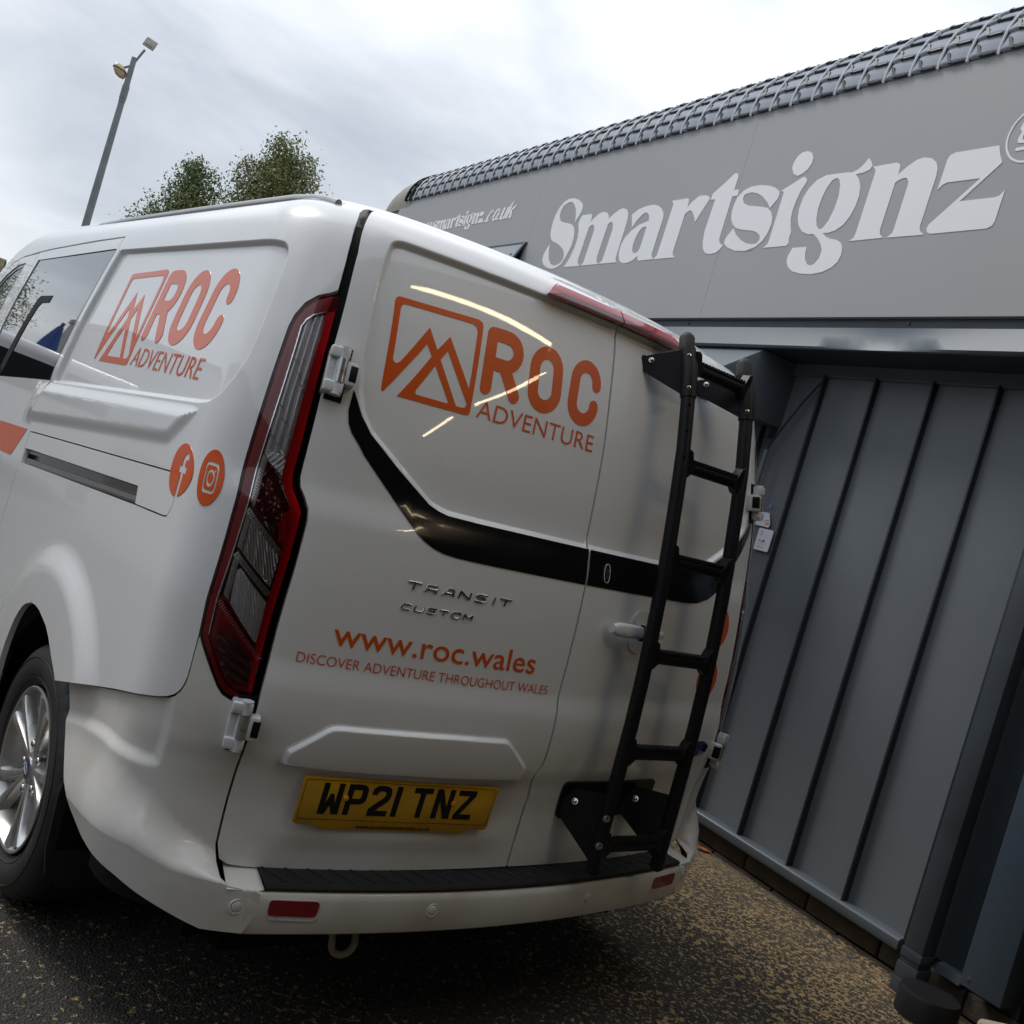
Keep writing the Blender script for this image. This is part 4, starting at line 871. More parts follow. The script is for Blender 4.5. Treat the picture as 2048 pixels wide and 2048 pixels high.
# thin frame line
def fr_line(a,b,w=.9):
    a=np.array(a,float);b=np.array(b,float);d=b-a;d/=np.linalg.norm(d);n=np.array([-d[1],d[0]])*w/2;return [tuple(a+n),tuple(b+n),tuple(b-n),tuple(a-n)]
crn=[(6,8),(9,5),(180,5)],[(335,5),(500,5),(504,8),(505,100),(501,104.5),(10,104.5),(5.5,101),(6,8)]
flat2('plate_border',[fr_line(L[i],L[i+1]) for L in crn for i in range(len(L)-1)],'plate_black',plate,plate_fn,.0007,.0003)
text_on('plate_supplier','www.jptodcommercials.co.uk','plate_black',plate,(0,.72),[(155,-15),(350,-15),(352,-5.0),(157,-5.0)],lambda a,b,e:plate_fn(a,b,.0010+e),shear=.18,bold=.012)
text_on('plate_small_print','ROADCRAFT LTD'[:0] or 'jptodcommercials','plate_black',plate,(0,.72),[(186,3.2),(330,3.2),(330,6.6),(186,6.6)],lambda a,b,e:plate_fn(a,b,.0010+e))
for X in (110,393):
    c=plate_fn([X],[62],.0)[0];nn=plate_fn([X],[62],1.0)[0]-c
    MB().tube([c,c+nn*.0035,c+nn*.0042],[.0062,.0060,.0035],16).build('plate_screw_cap','plate_cap',plate,smooth=True)

# ------------------------------------------------------------------ door furniture
P,x,y,n=disc_on(.070,1.271,.0025);
f=lambda a,b,c:P+x*a+y*b+n*c
if x[0]<0: x=-x
def oval(a,b,k=36): return [(a*math.copysign(abs(math.cos(t))**.75,math.cos(t)),b*math.copysign(abs(math.sin(t))**.9,math.sin(t))) for t in np.linspace(0,2*math.pi,k+1)[:-1]]
ring=oval(.0105,.0245)
MB().tube([f(a,b,.001) for a,b in ring]+[f(*ring[0],.001)],.0010,6,cap=False).build('lock_surround','hinge_white',rdr,smooth=True)
MB().prism(oval(.0095,.0235),f,-.001,.0004).build('lock_recess','seal_black',rdr)
MB().tube([f(.001,.003,0),f(.001,.003,.004)],.0062,16).build('lock_barrel','bolt_steel',rdr,smooth=True)
MB().add([f(*q) for q in box_vf(-.003,.004,-.014,.010,0,.003)[0]],box_vf(0,1,0,1,0,1)[1]).build('lock_flap','brake_steel',rdr,bevel=.0008)
P,x,y,n=disc_on(.215,1.135,0);x=np.array((1,0,0.))-n*n[0];x/=np.linalg.norm(x);y=np.array((0,0,1.))-n*n[2];y/=np.linalg.norm(y)
f=lambda a,b,c:P+x*a+y*b+n*c
hb=[]
for t in np.linspace(0,1,15):
    a=-.108+.216*t;hh=np.interp(t,[0,.04,.15,.45,.55,.9,.97,1],[.012,.0185,.0205,.0190,.0150,.0130,.0110,.006]);c=.014+.022*math.sin(math.pi*min(max(t,.02),.98))**.45
    hb.append([f(a,hh*.95*math.copysign(abs(math.cos(q))**.6,math.cos(q)),c+.0095*math.sin(q)) for q in np.linspace(0,2*math.pi,21)[:-1]])
k=20;v=[p for r in hb for p in r];fs=[(i*k+j,i*k+(j+1)%k,(i+1)*k+(j+1)%k,(i+1)*k+j) for i in range(14) for j in range(k)]+[tuple(range(k))[::-1],tuple(range(14*k,15*k))]
mesh('door_handle',v,fs,'hinge_white',rdr,smooth=True,auto=60)
MB().prism([(-.006,-.0215),(-.004,-.0215),(-.004,.0215),(-.006,.0215)],lambda a,b,h:f(a,b,h),.030,.0462).build('handle_joint','seal_black',rdr)
lathe_o=lathe('handle_cup',[(.0035,.052),(.0012,.050),(-.004,.043),(-.010,.028),(-.012,.0001)],'hinge_white',rdr,n=40,axis='Z');Pc=f(.030,-.002,0);frame_obj(lathe_o,Pc,x*.95,y*1.12,n)
P,x,y,n=disc_on(.669,.802,0);x=np.array((1,0,0.))-n*n[0];x/=np.linalg.norm(x);y=np.cross(n,x)
f=lambda a,b,c:P+x*a+y*b+n*c
def ell(a,b,k=40): return [(a*math.cos(t),b*math.sin(t)) for t in np.linspace(0,2*math.pi,k+1)[:-1]]
em=MB().prism(ell(.070,.0275),f,0,.004).build('oval_badge','chrome',rdr,bevel=.0015)
MB().prism(ell(.065,.0235),f,.0035,.0052).build('badge_field','badge_blue',em,bevel=.001)
text_on('badge_script','Ford','chrome',em,(0,.7),[(-.036,-.009),(.036,-.009),(.040,.011),(-.032,.011)],lambda a,b,e:np.array([f(p,q,.0056+e) for p,q in zip(a,b)]),shear=.4)

# ------------------------------------------------------------------ ladder
XL,XR,RT=.203,.461,.0195
LP=[(.045,1.943),(.036,1.920),(.006,1.865),(-.022,1.76),(-.050,1.64),(-.070,1.52),(-.088,1.40),(-.103,1.28),(-.116,1.14),(-.124,1.02),(-.129,.90),(-.130,.78),(-.130,.66),(-.130,.55),(-.130,.505)]
mb=MB()
for X in (XL,XR): mb.tube([(X,y_,z_) for y_,z_ in LP],[RT]*len(LP),18)
lad=mb.build('ladder','powder_coat',van,smooth=True)
lad['label']='black tubular ladder of six rungs bolted to the right rear door'
def ly(z_): return float(np.interp(z_,[b for _,b in LP[::-1]],[a for a,_ in LP[::-1]]))
def ltan(z_): 
    d=np.array([ly(z_+.01)-ly(z_-.01),.02]);return d/np.linalg.norm(d)
for X in (XL,XR):
    for z1,z2,q in ((1.985,2.0,1),(.505,.485,-1)):
        t=ltan(z1-.02*q)*q;a=np.array([X,ly(z1),z1]);
        if q>0: a=np.array([X,.045,1.943]);t=np.array([.30,.954])
        T=np.array([0,t[0],t[1]]);prof=[(0,RT+.0022),(.004,RT+.0024),(.010,RT*.9),(.016,RT*.55),(.019,.002)]
        if q>0: a=a-T*.05;prof=[(0,RT+.001),(.001,RT+.0022),(.050,RT+.0022),(.058,RT*.93),(.065,RT*.6),(.068,.002)]
        MB().tube([a+T*p for p,_ in prof],[r for _,r in prof],18).build('end_cap','rubber' if q>0 else 'powder_coat',lad,smooth=True)
    for z_ in ((1.76,1.69,1.62) if X==XL else ()):
        c=np.array([X,ly(z_),z_]);n3=np.array([-.55,-.83,0.]);MB().tube([c+n3*(RT-.001),c+n3*(RT+.0006)],.0045,12).build('adjuster_hole','void_black',lad)
for z_ in (1.868,1.601,1.346,1.088,.826,.568):
    y_=ly(z_);mb=MB();tt=ltan(z_);yo=np.array([0,tt[1],-tt[0]])
    mb.tube([(XL+.010,y_,z_),(XR-.010,y_,z_)],.0165,14,squash=(1.12,.80))
    mb.box(XL+.012,XR-.012,y_-.0135,y_+.0135,z_+.012,z_+.0165)
    for k in range(17):
        a=XL+.024+k*(XR-XL-.048)/16
        mb.box(a-.0035,a+.0035,y_-.0145,y_-.0045,z_+.0160,z_+.0215);mb.box(a-.0035,a+.0035,y_-.0015,y_+.0060,z_+.0160,z_+.0215) ;mb.box(a-.0035,a+.0035,y_+.008,y_+.0145,z_+.0160,z_+.0215)
    for X,s in ((XL,1),(XR,-1)):
        mb.prism([(0,-.034),(.012,-.030),(.030,-.012),(.030,.010),(.022,.016),(.012,.040),(0,.045)],lambda a,b,h,X=X,s=s:(X+s*(a+.009),y_+h,z_+b),-.0145,.0145)
        c=(X+s*.016,y_-.0155,z_+.026);mb.tube([c,(c[0],c[1]-.0012,c[2])],.0042,10)
    mb.build('rung','powder_coat',lad,bevel=.0012,seg=1)
# brackets
def plate_on(u0,u1,z0,z1,name,th=.005):
    o=patch(name,rounded([(u0+.014,z0),(u1+.006,z0),(u1,z1),(u0,z1)],.018),'powder_coat',lad,h_door,g=.03,off=.007,lip=.007);return o
plate_on(.108,.502,.600,.708,'lower_mount')
o=patch('upper_mount',rounded([(.135,1.832),(.500,1.826),(.505,1.862),(.128,1.872)],.008),'powder_coat',lad,h_door,g=.03,off=.004,lip=.004)
def bolt(c,n3,r=.0085,mt='bolt_steel'):
    c=np.array(c,float);n3=np.array(n3,float);n3/=np.linalg.norm(n3)
    MB().tube([c,c+n3*.002,c+n3*.0022,c+n3*.006,c+n3*.0075],[r*1.25,r*1.25,r*.86,r*.80,r*.40],12).build('bolt',mt,lad,smooth=True)
def gusset(X,s,zc_,pts,bolts,name):
    """side plate from the door mount to the stile, in a plane facing sideways and a little to the rear"""
    mb=MB();mb.prism(pts,lambda a,b,h:(X+h+s*.0,a,b),-.0025,.0025);o=mb.build(name,'powder_coat',lad,bevel=.001,seg=1)
for X,s in ((XL,-1),(XR,1)):
    Xa=X+s*.004
    yd=float(D(np.array([X]),np.array([1.85]),0,h_door)[0][1])
    # upper: triangular plate reaching inboard to the mount, seen broadside
    up=[(X-.002,.02+0,1.925),(X-.002,.0,1.805)]
    fo=(-1 if X==XL else -1)
    mb=MB();A=[np.array(p) for p in ((X-.092,yd+.002,1.862),(X-.020,ly(1.90)+.004,1.908),(X+.002,ly(1.90),1.908),(X+.002,ly(1.80),1.785),(X-.020,ly(1.80)+.004,1.785),(X-.092,yd+.002,1.828))]
    n3=np.cross(A[1]-A[0],A[4]-A[0]);n3/=np.linalg.norm(n3);n3*=np.sign(-n3[1]);mb.add([p+n3*.002 for p in A]+[p-n3*.003 for p in A],[tuple(range(6)),tuple(range(6,12))[::-1]]+[(i,(i+1)%6,6+(i+1)%6,6+i) for i in range(6)])
    mb.build('upper_bracket','powder_coat',lad,bevel=.0012,seg=1)
    mb=MB();mb.tube([(X,ly(z_)-0,z_) for z_ in (1.782,1.82,1.86,1.912)],RT+.0032,18).build('clamp_sleeve','powder_coat',lad,smooth=True)
    for z_ in (1.893,1.806): bolt((X-.0135,ly(z_)-RT*.62,z_),(-.55,-.83,0),.0075)
    bolt(A[0]*.74+A[1]*.26+(0,-.003,-.016),n3,.0065)
    # lower: plate from the mount down to the stile
    yd2=float(D(np.array([X]),np.array([.65]),0,h_door)[0][1])
    mb=MB();B=[np.array(p) for p in ((X-.050,yd2-.010,.690),(X-.004,ly(.7)+.006,.705),(X+.006,ly(.7),.705),(X+.006,ly(.5),.520),(X-.012,ly(.5)+.002,.520),(X-.078,yd2-.012,.612),(X-.075,yd2-.010,.655))]
    n4=np.cross(B[1]-B[0],B[5]-B[0]);n4/=np.linalg.norm(n4);n4*=np.sign(-n4[1]);k=len(B);mb.add([p+n4*.002 for p in B]+[p-n4*.003 for p in B],[tuple(range(k)),tuple(range(k,2*k))[::-1]]+[(i,(i+1)%k,k+(i+1)%k,k+i) for i in range(k)])
    mb.build('lower_bracket','powder_coat',lad,bevel=.0012,seg=1)
    bolt(B[6]*.75+B[1]*.25+(0,-.004,-.006),n4,.0070)
    if X==XL:
        for z_ in (.650,.575): bolt((X-.0135,ly(z_)-RT*.66,z_),(-.55,-.83,0),.0080)
P_=D(np.array([.150]),np.array([.622]),.007,h_door)[0];bolt(P_,(0,-1,0),.0065,'brake_steel')

# ------------------------------------------------------------------ wheels
def tyre_mesh(parent,side):
    prof=[(-.9150+.0,.218),(-.955,.226),(-.9640,.240),(-.9720,.262),(-.9735,.285),(-.9690,.308),(-.958,.326),(-.945,.336),(-.930,.341)]
    for a,b in ((-.908,-.900),(-.872,-.864),(-.836,-.828),(-.800,-.792)): prof+= [(a,.3435),(a+.0005,.336),(b-.0005,.336),(b,.3435)]
    prof+=[(-.775,.340),(-.755,.328),(-.748,.30),(-.752,.25),(-.79,.218)]
    n=220;v=[];f=[]
    for a,r in prof:
        for k in range(n):
            t=2*math.pi*k/n;rr=r
            if r>.3415 and k%5==0: rr=r-.0055
            if .325<r<.3415 and a<-.92 and k%5==0: rr=r-.0035
            v.append((a,rr*math.cos(t),rr*math.sin(t)))
    for i in range(len(prof)-1):
        for k in range(n): f.append((i*n+k,i*n+(k+1)%n,(i+1)*n+(k+1)%n,(i+1)*n+k))
    o=mesh('tyre',v,f,'rubber',parent,smooth=True,auto=28)
    for r_,nm in ((.2445,'sidewall_ring'),(.300,'sidewall_ring')):
        mb=MB();mb.tube([(-.9660 if r_<.26 else -.9715,r_*math.cos(t),r_*math.sin(t)) for t in np.linspace(0,2*math.pi,97)],.0016,5,cap=False);mb.build(nm,'rubber',o,smooth=True)
    return o
def wheel(y_,side):
    rim=lathe('wheel',[(-.76,.205),(-.80,.205),(-.90,.200),(-.945,.204),(-.952,.214),(-.9560,.2190),(-.9600,.2215),(-.9640,.2215),(-.9655,.2180),(-.9630,.2120),(-.9480,.2050),(-.92,.196),(-.80,.190),(-.78,.18)],'alloy',van,n=96,axis='X',auto=40)
    rim['label']='silver ten spoke alloy wheel'
    tyre_mesh(rim,side)
    lathe('brake_drum',[(-.80,.16),(-.85,.155),(-.86,.10),(-.86,.001)],'brake_steel',rim,n=48)
    NS=5
    for k in range(NS):
        base=2*math.pi*k/NS+R_(8)
        for dlt in (-.205,.205):
            mb=MB();ring=[]
            for t in np.linspace(0,1,10):
                r=.040+.168*t;ang=base+dlt*(.62+.38*t)+0*t;w=np.interp(t,[0,.25,.7,.92,1],[.0095,.0095,.0120,.0150,.019]);xf=np.interp(t,[0,.2,.6,.9,1],[-.944,-.9485,-.9560,-.9630,-.9640]);dp=np.interp(t,[0,.5,1],[.045,.034,.030])
                er=np.array([0,math.cos(ang),math.sin(ang)]);et=np.array([0,-math.sin(ang),math.cos(ang)]);c=er*r
                sec=[(xf+dp,-w*1.25),(xf+.007,-w*1.08),(xf+.0012,-w*.82),(xf-.0008,0),(xf+.0012,w*.82),(xf+.007,w*1.08),(xf+dp,w*1.25)]
                ring.append([c+et*b+np.array([a,0,0]) for a,b in sec])
            q=7;v=[p for r_ in ring for p in r_];f=[(i*q+j,i*q+j+1,(i+1)*q+j+1,(i+1)*q+j) for i in range(9) for j in range(q-1)]+[tuple(range(q)),tuple(range(9*q,10*q))]
            mesh('spoke',v,f,'alloy',rim,smooth=True,auto=45)
        # web between the pair near the hub, bolt pocket and nut between pairs
        ang=base+math.pi/NS;er=np.array([0,math.cos(ang),math.sin(ang)])
        c=er*.066
        MB().tube([c+np.array([a,0,0]) for a in (-.900,-.928,-.9285,-.9280)],[.019,.019,.0165,.012],20).build('bolt_pocket','alloy',rim,smooth=True)
        MB().tube([c+np.array([a,0,0]) for a in (-.925,-.944,-.9475,-.9480)],[.0115,.0115,.0085,.003],6).build('wheel_nut','bolt_steel',rim,bevel=.001,seg=1)
    lathe('hub',[(-.87,.085),(-.915,.082),(-.930,.060),(-.942,.046),(-.9465,.036),(-.9465,.001)],'alloy',rim,n=48)
    lathe('hub_back',[(-.872,.186),(-.880,.186),(-.882,.10),(-.882,.001)],'alloy_dark',rim,n=48)
    cap=lathe('hub_cap',[(-.940,.031),(-.9480,.031),(-.9500,.029),(-.9510,.0275)],'chrome',rim,n=40)
    lathe('cap_field',[(-.949,.0278),(-.9512,.0275),(-.9530,.018),(-.9535,.001)],'badge_blue',rim,n=40)
    mb=MB();E=ell(.021,.0085,32);mb.tube([(-.9534,a,b) for a,b in E]+[(-.9534,*E[0])],.0006,4,cap=False);mb.build('cap_emblem','hinge_white',rim)
    text_on('cap_script','Ford','hinge_white',rim,(0,.7),[(.012,-.0045),(-.012,-.0045),(-.012,.0045),(.012,.0045)],lambda a,b,e:np.stack([np.full(len(a),-.9545)-e,a,b],1),shear=.3)
    rim.location=(0,y_,.342);rim.rotation_euler=(R_(26),0,0)
    return rim
w0=wheel(.905,-1)
for (x_,y_,s) in ((0,3.84,0),(0,.905,1),(0,3.84,1)):
    c=copy_tree(w0,van);c.location=(x_,y_,.342)
    if s: c.rotation_euler=(R_(20),0,math.pi)

# ================================================================== GROUND
def gz(x,y): return (.0318*x-.0068*y)/.9995
def ground():
    xs=np.r_[-400,-150,-60,-25,np.linspace(-12,12,49),25,60,150,400];ys=np.r_[-400,-150,-60,-25,np.linspace(-14,14,57),25,60,150,400]
    v=[];
    for y in ys:
        for x in xs:
            r=math.hypot(x,y);k=1 if r<12 else max(0,1-(r-12)/60);v.append((x,y,gz(x,y)*k-(0 if r<200 else .5)))
    n=len(xs);f=[(j*n+i,j*n+i+1,(j+1)*n+i+1,(j+1)*n+i) for j in range(len(ys)-1) for i in range(n-1)]
    o=mesh('ground',v,f,'tarmac',smooth=True);o['kind']='structure'
ground()
# loose grit and scraps of worn surface
def grit():
    v=[];f=[]
    for _ in range(5200):
        y=rng.uniform(-.9,2.2) if rng.random()<.7 else rng.uniform(-1,5);x=rng.uniform(1.0,2.0+.13*y) if rng.random()<.72 else rng.uniform(-3.0,1.0)
        s=rng.uniform(.0012,.0032)*(1.4 if rng.random()<.08 else 1);z=gz(x,y);a=rng.uniform(0,6.3);b=len(v)
        for k in range(4):
            t=a+k*math.pi/2+rng.uniform(-.3,.3);q=s*rng.uniform(.7,1.3);v.append((x+q*math.cos(t),y+q*math.sin(t),z-.0005))
        v.append((x,y,z+s*.9));f+=[(b,b+1,b+4),(b+1,b+2,b+4),(b+2,b+3,b+4),(b+3,b,b+4)]
    o=mesh('grit',v,f,'brick_grit');o['kind']='stuff';o['label']='loose pale grit scattered over the worn tarmac';o['category']='grit'
pm('brick_grit',(.30,.23,.14),.9,noise=(40,(.10,.085,.07),.45,.55))
grit()

# ================================================================== BUILDING
bw=Vector((.13197,.99125,0));nw=Vector((-.99125,.13197,0));P0w=Vector((2.04901,.2,.06383))
bld=empty('workshop_building',P0w,label='dark grey clad workshop with a big sign fascia and tiled barrel roof edge',category='building')
bld.matrix_world=Matrix(((bw[0],nw[0],0,P0w[0]),(bw[1],nw[1],0,P0w[1]),(0,0,1,P0w[2]),(0,0,0,1)))
def bx(name,s0,s1,d0,d1,z0,z1,mat,parent=None,bevel=0): return box(name,s0,s1,d0,d1,z0,z1,mat,parent or bld,bevel)
def prof(name,pts,s0,s1,mat,parent=None,bevel=0):
    """pts (d,z) outline swept along s"""
    mb=MB();mb.prism(pts,lambda a,b,h:(h,a,b),s0,s1);return mb.build(name,mat,parent or bld,bevel=bevel)
wall=bx('wall',-3.2,6.9,-.30,-.035,-.15,3.62,'clad_deep')
seams=[.864-.3045*k for k in range(5)]
seams=[.864+.3045*k for k in range(19,0,-1)]+seams
me0=None
for k in range(len(seams)-1):
    a,b=seams[k],seams[k+1]     # a > b
    if me0 is None:
        w=.3045;V=[];nx=15
        for zi in np.linspace(.150,2.325,16):
            for t in np.linspace(0,1,nx): V.append((-t*w,-.012-.006*math.sin(math.pi*t)*math.sin(zi*2.6+.5)-.002*math.sin(math.pi*2*t),zi))
        F=[(j*nx+i,j*nx+i+1,(j+1)*nx+i+1,(j+1)*nx+i) for j in range(15) for i in range(nx-1)]
        o=mesh('cladding_panel',V,F,'clad_dark',bld,smooth=True);me0=o.data
        for p in me0.polygons: pass
        me0.flip_normals() if me0.polygons[0].normal[1]<0 else None
    else: o=link('cladding_panel',me0,None,bld)
    o.location=(a,rng.uniform(-.002,.002),0);o.rotation_euler=(0,0,rng.uniform(-.004,.004))
sm0=None
for s_ in seams:
    if sm0 is None:
        o=prof('standing_seam',[(-.02,.150),(.020,.150),(.020,2.32),(-.02,2.32)],-.0055,.0055,'seam_dark',bevel=.002);sm0=o.data
    else: o=link('standing_seam',sm0,None,bld)
    o.location=(s_,0,0)
prof('bottom_rail',[(-.03,.108),(.034,.108),(.036,.112),(.036,.146),(.026,.1535),(-.03,.157)],-.345,6.4,'clad_trim',bevel=.0015)
prof('bottom_rail',[(-.03,.118),(.02,.118),(.02,.150),(-.03,.156)],-.60,-.50,'clad_trim')
# block plinth
prof('plinth',[(-.30,-.15),(-.035,-.15),(-.035,.108),(-.30,.108)],-3.2,6.9,'mortar')
blk=None
for row,(z0,z1,o_) in enumerate(((-.120,.012,.0),(.021,.105,.18))):
    for k in range(24):
        s0=-1.9+o_+k*.372
        v,f=box_vf(0,.362,-.05,-.016-rng.uniform(0,.007),z0,z1)
        o=mesh('block',[(x+rng.uniform(-.003,.003),y,z+rng.uniform(-.003,.003)) for x,y,z in v],f,'brick',bld,bevel=.005);o.location=(s0,0,0)
prof('head_rail',[(-.03,2.312),(.006,2.312),(.012,2.318),(.004,2.372),(-.03,2.372)],-2.6,6.4,'clad_trim')
prof('soffit',[(-.03,2.374),(.232,2.372),(.232,2.380),(-.03,2.392)],-2.6,6.4,'clad_deep')
def flash():
    # folded flashing with slight dents along its length
    ss=np.linspace(-2.6,6.4,120);pf=[(.228,2.3725),(.262,2.3705),(.270,2.3800),(.246,2.440),(.2350,2.4790),(.200,2.4830)];v=[]
    for s_ in ss:
        dent=.012*math.exp(-((s_-.36)/.16)**2)+.003*math.sin(s_*3.1)
        for i,(d,z) in enumerate(pf): v.append((s_,d-(dent if i in (2,3) else 0),z))
    k=len(pf);f=[(i*k+j,(i+1)*k+j,(i+1)*k+j+1,i*k+j+1) for i in range(len(ss)-1) for j in range(k-1)]
    mesh('flashing',v,f,'clad_flash',bld,smooth=True,auto=50)
pm('clad_flash',(.15,.175,.20),.46,noise=(1.8,(.13,.15,.175),.35,.7),bump=(3,.1,.01))
flash()
prof('shadow_gap',[(-.03,2.482),(.222,2.482),(.222,2.524),(-.03,2.524)],-2.6,6.4,'pipe_dark')
for s_ in (.30,1.72,3.2,4.6):
    MB().tube([(s_,.222,2.503),(s_,.226,2.503)],.008,10).build('gap_screw','brake_steel',bld)
# sign fascia
sg=None
for a,b in ((-2.7,-.45),(-.4485,1.6125),(1.614,3.704),(3.7055,6.306)):
    o=bx('sign_panel',a,b,.20,.25,2.524,3.645,'sign_grey');
    if a==1.614: sg=o
bx('fascia_end',6.312,6.90,.12,.235,2.524,3.60,'verge_tan')
bx('fascia_joint',6.306,6.312,.15,.247,2.53,3.64,'seam_dark')
